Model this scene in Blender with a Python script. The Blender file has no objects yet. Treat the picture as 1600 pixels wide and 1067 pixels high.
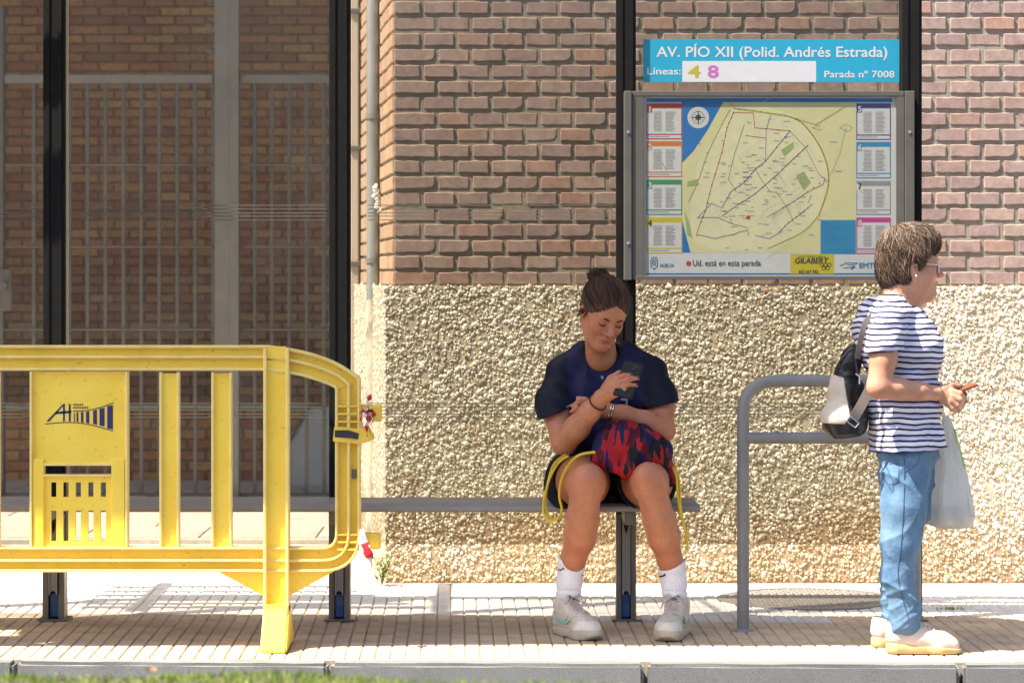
import bpy, bmesh, math, random
import numpy as np
from mathutils import Vector, Matrix

SC = bpy.context.scene
COL = SC.collection
rad = math.radians

# ------------------------------------------------------------------ camera
F = 4250.0          # focal length in pixels of the 1600 px wide picture
HZ = 430.0          # picture row of the horizon
CH = 1.37           # camera height above the pavement
cam_d = bpy.data.cameras.new('camera')
cam = bpy.data.objects.new('camera', cam_d); COL.objects.link(cam)
cam.location = (0, 0, CH); cam.rotation_euler = (rad(90), 0, 0)
cam_d.sensor_width = 36; cam_d.lens = F/1600*36
cam_d.shift_y = -(533.5-HZ)/1600
cam_d.clip_start = 0.05; cam_d.clip_end = 3000
cam_d.dof.use_dof = True; cam_d.dof.focus_distance = 10.35; cam_d.dof.aperture_fstop = 5.0
SC.camera = cam
# ------------------------------------------------------------------ sky, sun, exposure
SUN = Vector((-0.46, -0.225, 0.858)).normalized()       # direction towards the sun
world = bpy.data.worlds.new('World'); SC.world = world; world.use_nodes = True
wn = world.node_tree
sky = wn.nodes.new('ShaderNodeTexSky'); sky.sky_type = 'NISHITA'; sky.sun_disc = False
sky.dust_density = 2.2; sky.air_density = .85; sky.sun_elevation = math.asin(SUN.z); sky.sun_rotation = math.atan2(SUN.x, SUN.y)
bg = next(n for n in wn.nodes if n.type == 'BACKGROUND'); bg.inputs['Strength'].default_value = 0.092
wn.links.new(sky.outputs[0], bg.inputs['Color'])
sun_d = bpy.data.lights.new('sun', 'SUN'); sun_d.energy = 4.6; sun_d.angle = rad(0.55); sun_d.color = (1, 0.925, 0.80)
sun = bpy.data.objects.new('sun', sun_d); COL.objects.link(sun)
sun.rotation_euler = SUN.to_track_quat('Z', 'Y').to_euler()
SC.view_settings.view_transform = 'Standard'; SC.view_settings.look = 'None'
SC.view_settings.gamma = 1; SC.view_settings.use_curve_mapping = False
SC.view_settings.exposure = 1.82
SC.render.engine = 'CYCLES'
SC.cycles.max_bounces = 7; SC.cycles.transparent_max_bounces = 16; SC.cycles.diffuse_bounces = 4; SC.cycles.glossy_bounces = 2

# ------------------------------------------------------------------ helpers
RNG = random.Random(7)
NP = np.random.default_rng(7)
def P(px, py, d): return Vector(((px-800)*d/F, d, CH-(py-HZ)*d/F))
def X(px, d): return (px-800)*d/F
def Z(py, d): return CH-(py-HZ)*d/F
def GD(py): return CH*F/(py-HZ)

def tag(o, label=None, cat=None, group=None, kind=None):
    if label: o['label'] = label
    if cat: o['category'] = cat
    if group: o['group'] = group
    if kind: o['kind'] = kind
    return o
def empty(name, loc=(0, 0, 0)):
    o = bpy.data.objects.new(name, None); COL.objects.link(o); o.location = loc; o.empty_display_size = .1
    return o
def link(name, me, m=None, parent=None, smooth=False):
    if m is not None and not me.materials: me.materials.append(m)
    if smooth: me.polygons.foreach_set('use_smooth', [True]*len(me.polygons))
    o = bpy.data.objects.new(name, me); COL.objects.link(o)
    if parent is not None:
        o.parent = parent
        o.matrix_parent_inverse = Matrix.Translation(-Vector(parent_loc(parent)))
    return o
def parent_loc(p): return Vector(p.location) if p.parent is None else Vector((0, 0, 0))
def mesh_np(name, v, f):
    me = bpy.data.meshes.new(name)
    v = np.asarray(v, dtype=np.float32); f = np.asarray(f, dtype=np.int32)
    n = f.shape[1]
    me.vertices.add(len(v)); me.vertices.foreach_set('co', v.ravel())
    me.loops.add(f.size); me.loops.foreach_set('vertex_index', f.ravel())
    me.polygons.add(len(f)); me.polygons.foreach_set('loop_start', np.arange(0, f.size, n, dtype=np.int32))
    try: me.polygons.foreach_set('loop_total', np.full(len(f), n, dtype=np.int32))
    except Exception: pass
    me.update(calc_edges=True); me.validate()
    return me
class MB:
    """collects shapes that become ONE mesh"""
    def __init__(s): s.v = []; s.f = []
    def add(s, v, f):
        b = len(s.v); s.v += [tuple(q) for q in v]; s.f += [tuple(i+b for i in q) for q in f]; return s
    def box(s, x0, x1, y0, y1, z0, z1, ch=0):
        if ch <= 0:
            v = [(x, y, z) for x in (x0, x1) for y in (y0, y1) for z in (z0, z1)]
            return s.add(v, [(0, 1, 3, 2), (4, 6, 7, 5), (0, 4, 5, 1), (2, 3, 7, 6), (0, 2, 6, 4), (1, 5, 7, 3)])
        bm = bmesh.new(); bmesh.ops.create_cube(bm, size=1)
        for q in bm.verts: q.co = Vector(((x0+x1)/2+q.co.x*(x1-x0), (y0+y1)/2+q.co.y*(y1-y0), (z0+z1)/2+q.co.z*(z1-z0)))
        bmesh.ops.bevel(bm, geom=bm.edges[:], offset=ch, segments=2, affect='EDGES', profile=.5)
        bm.verts.index_update()
        s.add([q.co[:] for q in bm.verts], [[q.index for q in fc.verts] for fc in bm.faces]); bm.free(); return s
    def prism(s, pts, y0, y1):
        """polygon in (x,z), extruded from y0 (front) to y1"""
        n = len(pts)
        a = sum(pts[i][0]*pts[(i+1) % n][1]-pts[(i+1) % n][0]*pts[i][1] for i in range(n))
        if a < 0: pts = pts[::-1]
        v = [(x, y0, z) for x, z in pts]+[(x, y1, z) for x, z in pts]
        f = [tuple(range(n)), tuple(range(2*n-1, n-1, -1))]
        f += [(i, i+n, (i+1) % n+n, (i+1) % n) for i in range(n)]
        return s.add(v, f)
    def sweep(s, pts, w, y0, y1, closed=False):
        """band of width w along a polyline in (x,z), extruded y0..y1"""
        n = len(pts); L = []; R = []
        for i, p in enumerate(pts):
            p = Vector(p)
            a = Vector(pts[(i-1) % n]) if (closed or i > 0) else None
            b = Vector(pts[(i+1) % n]) if (closed or i < n-1) else None
            d1 = (p-a).normalized() if a is not None else None
            d2 = (b-p).normalized() if b is not None else None
            d1 = d1 or d2; d2 = d2 or d1
            n1 = Vector((-d1.y, d1.x)); n2 = Vector((-d2.y, d2.x)); m = (n1+n2).normalized()
            k = (w/2)/max(.4, m.dot(n1)); L.append(p+m*k); R.append(p-m*k)
        v = []
        for l, r in zip(L, R): v += [(l.x, y0, l.y), (r.x, y0, r.y), (r.x, y1, r.y), (l.x, y1, l.y)]
        f = []
        for i in range(n if closed else n-1):
            a = 4*i; b = 4*((i+1) % n)
            for k in range(4): f.append((a+k, b+k, b+(k+1) % 4, a+(k+1) % 4))
        if not closed: f += [(0, 1, 2, 3), (4*n-1, 4*n-2, 4*n-3, 4*n-4)]
        return s.add(v, f)
    def tube(s, pts, r, seg=10, cap=True, flat=1.0):
        pts = [Vector(p) for p in pts]; n = len(pts)
        rs = r if isinstance(r, (list, tuple)) else [r]*n
        t0 = (pts[1]-pts[0]).normalized()
        u = t0.cross(Vector((0, 0, 1)));
        if u.length < .1: u = t0.cross(Vector((1, 0, 0)))
        u.normalize(); v = []
        for i in range(n):
            t = (pts[min(i+1, n-1)]-pts[max(i-1, 0)]).normalized()
            u = (u-t*u.dot(t)).normalized(); w = t.cross(u)
            for k in range(seg):
                a = 2*math.pi*k/seg
                v.append(pts[i]+(u*math.cos(a)+w*math.sin(a)*flat)*rs[i])
        f = []
        for i in range(n-1):
            for k in range(seg):
                f.append((i*seg+k, i*seg+(k+1) % seg, (i+1)*seg+(k+1) % seg, (i+1)*seg+k))
        if cap: f += [tuple(range(seg-1, -1, -1)), tuple(range((n-1)*seg, n*seg))]
        return s.add(v, f)
    def lathe(s, prof, c, seg=20):
        v = []; n = len(prof)
        for r, z in prof:
            for k in range(seg):
                a = 2*math.pi*k/seg; v.append((c[0]+r*math.cos(a), c[1]+r*math.sin(a), c[2]+z))
        f = [(i*seg+k, i*seg+(k+1) % seg, (i+1)*seg+(k+1) % seg, (i+1)*seg+k) for i in range(n-1) for k in range(seg)]
        return s.add(v, f)
    def build(s, name, m, parent=None, smooth=False, bevel=0, angle=40):
        me = bpy.data.meshes.new(name); me.from_pydata(s.v, [], s.f); me.update()
        bm = bmesh.new(); bm.from_mesh(me)
        bmesh.ops.recalc_face_normals(bm, faces=bm.faces[:])
        if bevel > 0:
            ed = [e for e in bm.edges if len(e.link_faces) == 2 and e.calc_face_angle(0) > rad(35)]
            bmesh.ops.bevel(bm, geom=ed, offset=bevel, segments=2, affect='EDGES', clamp_overlap=True)
        bm.to_mesh(me); bm.free()
        o = link(name, me, m, parent)
        if smooth or bevel > 0:
            me.polygons.foreach_set('use_smooth', [True]*len(me.polygons))
            try: me.set_sharp_from_angle(angle=rad(angle))
            except Exception: pass
        return o
def arc(pts, r, k=6):
    """round the inner corners of a polyline (2D or 3D)"""
    pts = [Vector(p) for p in pts]; out = [pts[0]]
    for i in range(1, len(pts)-1):
        a, b, c = pts[i-1], pts[i], pts[i+1]
        rr = min(r, (a-b).length*.49, (c-b).length*.49)
        p0 = b+(a-b).normalized()*rr; p1 = b+(c-b).normalized()*rr
        for j in range(k+1):
            t = j/k; out.append(p0*(1-t)**2+b*2*t*(1-t)+p1*t*t)
    return out+[pts[-1]]
def spline(pts, k=6):
    pts = [Vector(p) for p in pts]; out = []
    for i in range(len(pts)-1):
        a = pts[max(i-1, 0)]; b = pts[i]; c = pts[i+1]; d = pts[min(i+2, len(pts)-1)]
        for j in range(k):
            t = j/k
            out.append(.5*((2*b)+(c-a)*t+(2*a-5*b+4*c-d)*t*t+(3*b-a-3*c+d)*t**3))
    return out+[pts[-1]]
def grid_panel(xs, zs, holes, y0, y1):
    """plate with rectangular holes; cells (i,j) in holes are open"""
    mb = MB(); nx, nz = len(xs), len(zs)
    idx = lambda i, j, b: (i*nz+j)*2+b
    v = [(x, (y0, y1)[b], z) for x in xs for z in zs for b in (0, 1)]
    solid = lambda i, j: 0 <= i < nx-1 and 0 <= j < nz-1 and (i, j) not in holes
    f = []
    for i in range(nx-1):
        for j in range(nz-1):
            if not solid(i, j): continue
            q = [(i, j), (i+1, j), (i+1, j+1), (i, j+1)]
            f.append(tuple(idx(a, b, 0) for a, b in q)); f.append(tuple(idx(a, b, 1) for a, b in q[::-1]))
            for (di, dj), e in (((0, -1), (0, 1)), ((1, 0), (1, 2)), ((0, 1), (2, 3)), ((-1, 0), (3, 0))):
                if not solid(i+di, j+dj):
                    a, b = q[e[0]], q[e[1]]; f.append((idx(*a, 0), idx(*a, 1), idx(*b, 1), idx(*b, 0)))
    mb.add(v, f); return mb

# ------------------------------------------------------------------ materials
def nt_new(name):
    m = bpy.data.materials.new(name); m.use_nodes = True; t = m.node_tree
    return m, t, next(n for n in t.nodes if n.type == 'BSDF_PRINCIPLED')
def N(t, typ, **kw):
    n = t.nodes.new(typ)
    for k, v in kw.items():
        if k in n.inputs: n.inputs[k].default_value = v
        else: setattr(n, k, v)
    return n
def ramp(t, fac, stops, interp='LINEAR'):
    r = t.nodes.new('ShaderNodeValToRGB'); r.color_ramp.interpolation = interp
    e = r.color_ramp.elements
    while len(e) < len(stops): e.new(.5)
    for q, (p, c) in zip(e, stops): q.position = p; q.color = (*c, 1) if len(c) == 3 else c
    t.links.new(fac, r.inputs[0]); return r.outputs[0]
def mul(t, a, b, mode='MULTIPLY', fac=1.0):
    n = t.nodes.new('ShaderNodeMix'); n.data_type = 'RGBA'; n.blend_type = mode; n.inputs[0].default_value = fac
    for s, i in ((a, 6), (b, 7)):
        if isinstance(s, (tuple, list)): n.inputs[i].default_value = (*s, 1)
        else: t.links.new(s, n.inputs[i])
    return n.outputs[2]
def mixf(t, f, a, b):
    n = t.nodes.new('ShaderNodeMix'); n.data_type = 'RGBA'
    t.links.new(f, n.inputs[0])
    for s, i in ((a, 6), (b, 7)):
        if isinstance(s, (tuple, list)): n.inputs[i].default_value = (*s, 1)
        else: t.links.new(s, n.inputs[i])
    return n.outputs[2]
def coords(t, scale=(1, 1, 1)):
    c = t.nodes.new('ShaderNodeTexCoord')
    if tuple(scale) == (1, 1, 1): return c.outputs['Object']
    mp = t.nodes.new('ShaderNodeMapping'); mp.inputs['Scale'].default_value = scale
    t.links.new(c.outputs['Object'], mp.inputs[0]); return mp.outputs[0]
def noise(t, vec, scale, detail=4, rough=.55):
    n = N(t, 'ShaderNodeTexNoise', Scale=scale, Detail=detail, Roughness=rough); t.links.new(vec, n.inputs['Vector']); return n.outputs[0]
def bump(t, b, h, strength=.3, dist=.01, prev=None):
    n = N(t, 'ShaderNodeBump', Strength=strength, Distance=dist); t.links.new(h, n.inputs['Height'])
    if prev is not None: t.links.new(prev, n.inputs['Normal'])
    t.links.new(n.outputs[0], b.inputs['Normal']); return n.outputs[0]
def pbr(name, col, rough=.6, metal=0, var=.15, ns=12, bmp=0, bs=120, rnd=0, dirt=None, dscale=4, damt=.5, stretch=(1, 1, 1), spec=.5, vcol=False):
    m, t, b = nt_new(name)
    vec = coords(t, stretch)
    c = ramp(t, noise(t, vec, ns, 6), [(.25, tuple(x*(1-var) for x in col)), (.75, tuple(min(1, x*(1+var)) for x in col))])
    if rnd:
        oi = t.nodes.new('ShaderNodeObjectInfo')
        c = mul(t, c, ramp(t, oi.outputs['Random'], [(0, (1-rnd,)*3), (1, (1+rnd,)*3)]))
    if vcol:
        a = t.nodes.new('ShaderNodeVertexColor'); a.layer_name = 'Col'; c = mul(t, c, a.outputs[0])
    if dirt:
        f = ramp(t, noise(t, vec, dscale, 8, .65), [(.5, (0, 0, 0)), (.72, (damt,)*3)])
        c = mixf(t, f, c, dirt)
    t.links.new(c, b.inputs['Base Color'])
    b.inputs['Roughness'].default_value = rough; b.inputs['Metallic'].default_value = metal
    b.inputs['Specular IOR Level'].default_value = spec
    if bmp: bump(t, b, noise(t, vec, bs, 5, .6), bmp, .004)
    return m
M = {}
# ================================================================== SETTING
M['asphalt'] = pbr('asphalt', (.055, .055, .058), .9, ns=40, var=.3, bmp=.6, bs=300)
M['kerb'] = pbr('kerb granite', (.165, .163, .155), .85, ns=220, var=.32, bmp=.5, bs=260, rnd=.12, dirt=(.1, .095, .09), dscale=6, damt=.45)
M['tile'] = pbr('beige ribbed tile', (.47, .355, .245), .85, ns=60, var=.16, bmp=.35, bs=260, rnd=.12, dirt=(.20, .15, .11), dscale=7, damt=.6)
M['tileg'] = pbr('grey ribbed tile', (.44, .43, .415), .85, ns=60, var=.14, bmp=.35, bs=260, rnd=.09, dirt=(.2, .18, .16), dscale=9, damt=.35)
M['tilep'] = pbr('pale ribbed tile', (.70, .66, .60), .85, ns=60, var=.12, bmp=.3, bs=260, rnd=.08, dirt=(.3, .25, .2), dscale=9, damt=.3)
M['bed'] = pbr('joint sand', (.33, .27, .20), .95, ns=50, var=.3, bmp=.4, bs=300)
M['slab'] = pbr('forecourt slab', (.47, .43, .38), .85, ns=25, var=.15, bmp=.25, bs=150, rnd=.06, dirt=(.2, .18, .15), dscale=5, damt=.5)
M['soil'] = pbr('grass bank soil', (.09, .07, .035), .95, ns=20, var=.3)

# ground far and wide: the road, then the pavement on top of it
mb = MB(); mb.add([(-900, -900, -.13), (900, -900, -.13), (900, 900, -.13), (-900, 900, -.13)], [(0, 1, 2, 3)])
tag(mb.build('road', M['asphalt']), kind='structure')
KR = -rad(1.3)          # the kerb line comes a little nearer towards the right
K0 = 9.60
walk = tag(empty('pavement', (0, 0, 0)), kind='structure')
def kx(x, y):           # street frame -> world
    return (x*math.cos(KR)-(y-10.4)*math.sin(KR), 10.4+x*math.sin(KR)+(y-10.4)*math.cos(KR))
b = MB()
q = [kx(-14, K0+.1), kx(14, K0+.1), (14, 13.86), (-14, 13.86)]
b.prism([(0, 0), (1, 0), (1, 1)], 0, 1) if False else None
b.add([(*p, -.0055) for p in q]+[(*p, -.13) for p in q], [(0, 1, 2, 3), (0, 4, 5, 1), (1, 5, 6, 2), (2, 6, 7, 3), (3, 7, 4, 0)])
b.build('paving_bed', M['bed'], walk)
# ribbed tiles: four bars each; shared meshes
TW = .216; SK = math.tan(rad(-2.6))
def tile_geo(w, l, nb=4, seed=0):
    r = random.Random(seed); v = []; f = []
    bw = w/nb
    for i in range(nb):
        x0 = -w/2+i*bw+.003; x1 = -w/2+(i+1)*bw-.003; h = r.uniform(-.0006, .0006); c = .003
        y0, y1 = -l/2+.0018, l/2-.0018; k = len(v)
        for (xa, xb, ya, yb, z) in ((x0-.002, x1+.002, y0, y1, -.007), (x0, x1, y0, y1, -.003+h), (x0+c, x1-c, y0+c, y1-c, h)):
            v += [(xa+SK*ya, ya, z), (xb+SK*ya, ya, z), (xb+SK*yb, yb, z), (xa+SK*yb, yb, z)]
        for a in (0, 4):
            for j in range(4): f.append((k+a+j, k+a+(j+1) % 4, k+a+4+(j+1) % 4, k+a+4+j))
        f.append((k+8, k+9, k+10, k+11))
    return v, f
tmesh = {}
for key in ('tile', 'tileg', 'tilep'):
    for s in range(3):
        v, f = tile_geo(TW, TW, 4, s); me = bpy.data.meshes.new('paving_tile'); me.from_pydata(v, [], f); me.materials.append(M[key]); tmesh[key, s] = me
rest = {'tile': MB(), 'tileg': MB(), 'tilep': MB()}
spots = []
for j in range(0, 20):
    yc = K0+.1+TW*(j+.5)
    for i in range(-34, 34):
        xc = TW*(i+.5)+SK*(yc-10)
        wx, wy = kx(xc, yc)
        if wy > 13.75: continue
        if wy > 12.1 and wx > -.62: continue
        px = 800+wx*F/wy; py = HZ+CH*F/wy
        if px < -500 or px > 2100: continue
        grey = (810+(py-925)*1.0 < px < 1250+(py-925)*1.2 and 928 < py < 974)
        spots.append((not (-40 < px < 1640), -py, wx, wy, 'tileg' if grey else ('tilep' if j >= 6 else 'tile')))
spots.sort(key=lambda s: (s[0], s[1]))
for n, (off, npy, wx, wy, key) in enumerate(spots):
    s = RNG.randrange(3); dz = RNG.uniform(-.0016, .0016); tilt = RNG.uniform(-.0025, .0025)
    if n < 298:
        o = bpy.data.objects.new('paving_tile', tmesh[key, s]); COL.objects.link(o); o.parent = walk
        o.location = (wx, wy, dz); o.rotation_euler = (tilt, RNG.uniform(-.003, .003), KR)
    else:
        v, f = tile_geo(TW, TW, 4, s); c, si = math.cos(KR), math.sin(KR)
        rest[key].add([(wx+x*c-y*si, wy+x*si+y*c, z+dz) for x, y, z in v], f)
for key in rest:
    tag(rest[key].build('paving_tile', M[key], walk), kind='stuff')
# kerb stones
kerb = tag(empty('kerb', (0, 0, 0)), kind='structure')
jx = [-7.4, -6.25, -5.15, -4.05, -2.92, -1.745, -.63, .49, 1.60, 2.72, 3.85, 4.95, 6.1, 7.3]
for a, c in zip(jx, jx[1:]):
    bm = bmesh.new(); bmesh.ops.create_cube(bm, size=1)
    for q in bm.verts:
        q.co = Vector(((a+c)/2+q.co.x*(c-a-.014), K0+.05+q.co.y*.094, -.09+q.co.z*.178+RNG.uniform(-.002, .002)))
    bmesh.ops.bevel(bm, geom=[e for e in bm.edges], offset=.012, segments=2, affect='EDGES')
    bmesh.ops.subdivide_edges(bm, edges=[e for e in bm.edges if e.calc_length() > .3], cuts=9)
    for q in bm.verts:
        q.co.y += RNG.uniform(-.0025, .0025); q.co.z += RNG.uniform(-.0015, .0015)
        x, y = kx(q.co.x, q.co.y); q.co.x, q.co.y = x, y
    me = bpy.data.meshes.new('kerbstone'); bm.to_mesh(me); bm.free()
    link('kerbstone', me, M['kerb'], kerb, smooth=True); me.set_sharp_from_angle(angle=rad(40))

# forecourt slabs behind the left bays
fore = tag(empty('forecourt', (0, 0, 0)), kind='structure')
MB().box(-12, 3.6, 13.9, 30, -.13, .012).build('slab_bed', M['bed'], fore)
sl = MB().box(-.295, .295, -.295, .295, -.02, .0, ch=.004)
sme = sl.build('paving_slab', M['slab']); smd = sme.data; bpy.data.objects.remove(sme)
for j in range(8):
    for i in range(9):
        x = -4.9+i*.6+(.3 if j % 2 else 0); y = 14.2+j*.6
        o = bpy.data.objects.new('paving_slab', smd); COL.objects.link(o); o.parent = fore
        o.location = (x, y, .034+RNG.uniform(-.002, .002)); o.rotation_euler = (RNG.uniform(-.003, .003), 0, 0)
MB().box(-12, -.82, 13.84, 13.895, -.1, .03, ch=.006).build('step_edge', M['slab'], fore)

# ------------------------------------------------------------------ brick building with a pebble plinth
WD = 12.18
def brick_mat(name, stops, noise_s=30, rough=.85, smear=True):
    m, t, b = nt_new(name)
    oi = t.nodes.new('ShaderNodeObjectInfo')
    a = t.nodes.new('ShaderNodeVertexColor'); a.layer_name = 'Col'
    sep = t.nodes.new('ShaderNodeSeparateColor'); t.links.new(a.outputs[0], sep.inputs[0])
    add = N(t, 'ShaderNodeMath', operation='ADD'); t.links.new(oi.outputs['Random'], add.inputs[0]); t.links.new(sep.outputs[0], add.inputs[1])
    fr = N(t, 'ShaderNodeMath', operation='FRACT'); t.links.new(add.outputs[0], fr.inputs[0])
    c = ramp(t, fr.outputs[0], stops, 'LINEAR')
    g = t.nodes.new('ShaderNodeNewGeometry'); vec = g.outputs['Position']
    c = mul(t, c, ramp(t, noise(t, vec, noise_s, 6, .6), [(.3, (.78,)*3), (.7, (1.18,)*3)]))
    if smear:
        c = mixf(t, ramp(t, noise(t, vec, 5.5, 8, .7), [(.5, (0, 0, 0)), (.78, (.55,)*3)]), c, (.36, .32, .27))
        c = mixf(t, ramp(t, noise(t, vec, 2.3, 5, .7), [(.63, (0, 0, 0)), (.74, (.45,)*3)]), c, (.36, .16, .10))
    t.links.new(c, b.inputs['Base Color']); b.inputs['Roughness'].default_value = rough
    bump(t, b, noise(t, vec, 130, 6, .65), .5, .004)
    return m
M['brick'] = brick_mat('rosy wall brick', [(0, (.265, .175, .15)), (.2, (.31, .215, .182)), (.4, (.25, .17, .156)), (.6, (.325, .235, .195)), (.8, (.275, .187, .165)), (.92, (.325, .19, .14)), (1, (.285, .188, .157))])
M['mortar'] = pbr('mortar', (.25, .21, .165), .95, ns=30, var=.22, bmp=.7, bs=140)
M['plinth'] = pbr('pebble dash render', (.52, .455, .335), .95, ns=18, var=.25, bmp=.8, bs=160, dirt=(.2, .13, .07), dscale=3, damt=.6)
def splash(m):
    t = m.node_tree; b = next(n for n in t.nodes if n.type == 'BSDF_PRINCIPLED'); src = b.inputs['Base Color'].links[0].from_socket
    g_ = t.nodes.new('ShaderNodeNewGeometry'); sp_ = t.nodes.new('ShaderNodeSeparateXYZ'); t.links.new(g_.outputs['Position'], sp_.inputs[0])
    ad = N(t, 'ShaderNodeMath', operation='MULTIPLY_ADD'); t.links.new(noise(t, g_.outputs['Position'], 2.2, 6), ad.inputs[0]); ad.inputs[1].default_value = -.55; t.links.new(sp_.outputs[2], ad.inputs[2])
    t.links.new(mixf(t, ramp(t, ad.outputs[0], [(0, (.75,)*3), (.14, (0, 0, 0))]), src, (.33, .215, .11)), b.inputs['Base Color'])
splash(M['plinth'])
bld = tag(empty('brick_building', (.9, WD, 0)), 'rosy brick building corner with a white pebble-dash base behind the bus shelter', 'building')
CX = X(613, WD)            # corner of the building
ZB = Z(447, WD)            # top of the pebble base
RET = Vector((X(564, 14.4)-CX, 14.4-WD, 0))     # direction of the return wall, going back
RL = RET.length; RD = RET.normalized(); RN = Vector((-RD.y, RD.x, 0)); RN = RN if RN.x < 0 else -RN
rot = math.atan2(RET.y, RET.x)
# core: mortar planes
XR = 4.2; ZT = 7.2
ex = Vector((CX, WD, 0))+RET
core = MB()
foot = [(CX+.004, WD+.014), (XR, WD+.014), (XR, WD+3.2), (ex.x+.01, ex.y)]
foot = [(CX+.010, WD+.0055), (XR, WD+.0055), (XR, ex.y+1), (ex.x+.012, ex.y+1), (ex.x+.012, ex.y)]
n = len(foot)
core.add([(x, y, ZB-.02) for x, y in foot]+[(x, y, ZT) for x, y in foot], [tuple(range(n-1, -1, -1)), tuple(range(n, 2*n))]+[(i, (i+1) % n, (i+1) % n+n, i+n) for i in range(n)])
core.build('mortar_core', M['mortar'], bld)
def brick_geo(w, h, dep=.03, seed=0, rough=.0022):
    """front at y=0 facing -y; chamfered, with an uneven outline"""
    r = random.Random(seed); c = .004
    def ring(ins, y, nx=5, nz=2):
        pts = []
        x0, x1, z0, z1 = -w/2+ins, w/2-ins, -h/2+ins, h/2-ins
        for i in range(nx): pts.append((x0+(x1-x0)*i/nx, y, z0))
        for i in range(nz): pts.append((x1, y, z0+(z1-z0)*i/nz))
        for i in range(nx): pts.append((x1-(x1-x0)*i/nx, y, z1))
        for i in range(nz): pts.append((x0, y, z1-(z1-z0)*i/nz))
        return pts
    n = 14
    jit = [(r.uniform(-rough, rough), r.uniform(-rough, rough)) for _ in range(n)]
    if r.random() < .16 and rough > .002:
        q_ = r.choice((0, 5, 7, 12)); sx = 1 if q_ in (0, 12) else -1; sz = 1 if q_ in (0, 5) else -1; jit[q_] = (sx*r.uniform(.004, .011), sz*r.uniform(.003, .008))
    v = [(x+jx*.5, y, z+jz*.5) for (x, y, z), (jx, jz) in zip(ring(0, dep), jit)]
    v += [(x+jx, y+r.uniform(0, .003), z+jz) for (x, y, z), (jx, jz) in zip(ring(.001, c), jit)]
    v += [(x+jx, y, z+jz) for (x, y, z), (jx, jz) in zip(ring(.004, 0), jit)]
    f = []
    for k in (0, n): f += [(k+i, k+(i+1) % n, k+n+(i+1) % n, k+n+i) for i in range(n)]
    f.append(tuple(range(2*n, 3*n)))
    return v, f
def brick_mesh(w, h, seed, m):
    v, f = brick_geo(w, h, .03, seed); me = bpy.data.meshes.new('brick'); me.from_pydata(v, [], f)
    bm = bmesh.new(); bm.from_mesh(me); bmesh.ops.recalc_face_normals(bm, faces=bm.faces[:]); bm.to_mesh(me); bm.free()
    a = me.color_attributes.new('Col', 'FLOAT_COLOR', 'POINT'); a.data.foreach_set('color', [0, 0, 0, 1]*len(me.vertices))
    me.materials.append(m); return me
PX = 53.3*WD/F; PZ = 24.85*WD/F; BH = PZ-.0165; BW = PX-.0165
variants = {}
def get_brick(w, seed, m, h=None):
    k = (round(w, 3), seed, m.name, h)
    if k not in variants: variants[k] = brick_mesh(w, h or BH, seed, m)
    return variants[k]
class BrickBatch:
    def __init__(s): s.v = []; s.f = []; s.c = []
    def add(s, v, f, mtx):
        b = len(s.v); m_ = np.array(mtx); s.v += (np.array(v) @ m_[:3, :3].T+m_[:3, 3]).tolist(); s.f += [tuple(i+b for i in q) for q in f]; s.c += [RNG.random()]*len(v)
    def build(s, name, m, parent):
        me = bpy.data.meshes.new(name); me.from_pydata(s.v, [], s.f)
        a = me.color_attributes.new('Col', 'FLOAT_COLOR', 'POINT'); a.data.foreach_set('color', [q for c in s.c for q in (c, c, c, 1)])
        bm = bmesh.new(); bm.from_mesh(me); bmesh.ops.recalc_face_normals(bm, faces=bm.faces[:]); bm.to_mesh(me); bm.free()
        return tag(link(name, me, m, parent), kind='stuff')
batch = BrickBatch(); cnt = 0
rows = int((3.1-ZB)/PZ)
for j in range(rows):
    zc = ZB+PZ*(j+.5)
    x = CX
    first = PX*1.30 if j % 2 == 0 else PX*.87
    k = 0
    while x < XR:
        w = first if k == 0 else PX
        xc = x+w/2; x += w; k += 1
        px = 800+xc*F/WD; py = HZ-(zc-CH)*F/WD
        hid = (1012 < px < 1400 and 62 < py < 435) or (965 < px < 1000)
        vis = px < 1625 and py > -8 and not hid
        sd = RNG.randrange(14); off = RNG.uniform(-.004, .003)
        bw = round(w-.0165, 3)
        mt = Matrix.Translation((xc, WD+off, zc)) @ Matrix.Rotation(RNG.uniform(-.012, .012), 4, 'Y') @ Matrix.Rotation(RNG.uniform(-.02, .02), 4, 'X')
        if vis and cnt < 299:
            o = bpy.data.objects.new('brick', get_brick(bw, sd, M['brick'])); COL.objects.link(o); o.parent = bld
            o.matrix_parent_inverse = Matrix.Translation(-bld.location); o.matrix_basis = mt; cnt += 1
        else:
            v, f = brick_geo(bw, BH, .03, sd); batch.add(v, f, mt)
batch.build('brick', M['brick'], bld)
# return wall: bricks seen at a grazing angle
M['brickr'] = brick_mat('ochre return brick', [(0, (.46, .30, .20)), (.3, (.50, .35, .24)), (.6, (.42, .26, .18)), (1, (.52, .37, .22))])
batch = BrickBatch()
for j in range(rows):
    zc = ZB+PZ*(j+.5); s = 0.0; k = 0
    while s < RL-.02:
        w = .265 if (k or j % 2) else .13
        w = min(w, RL-s)
        c = Vector((CX, WD+.004, zc))+RD*(s+w/2); s += w; k += 1
        if w < .04: continue
        v, f = brick_geo(w-.012, BH+.006, .03, RNG.randrange(9), .0015)
        mt = Matrix.Translation(c+RN*RNG.uniform(-.002, .003)) @ Matrix.Rotation(rot+math.pi, 4, 'Z')
        batch.add(v, f, mt)
batch.build('brick', M['brickr'], bld)
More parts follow.
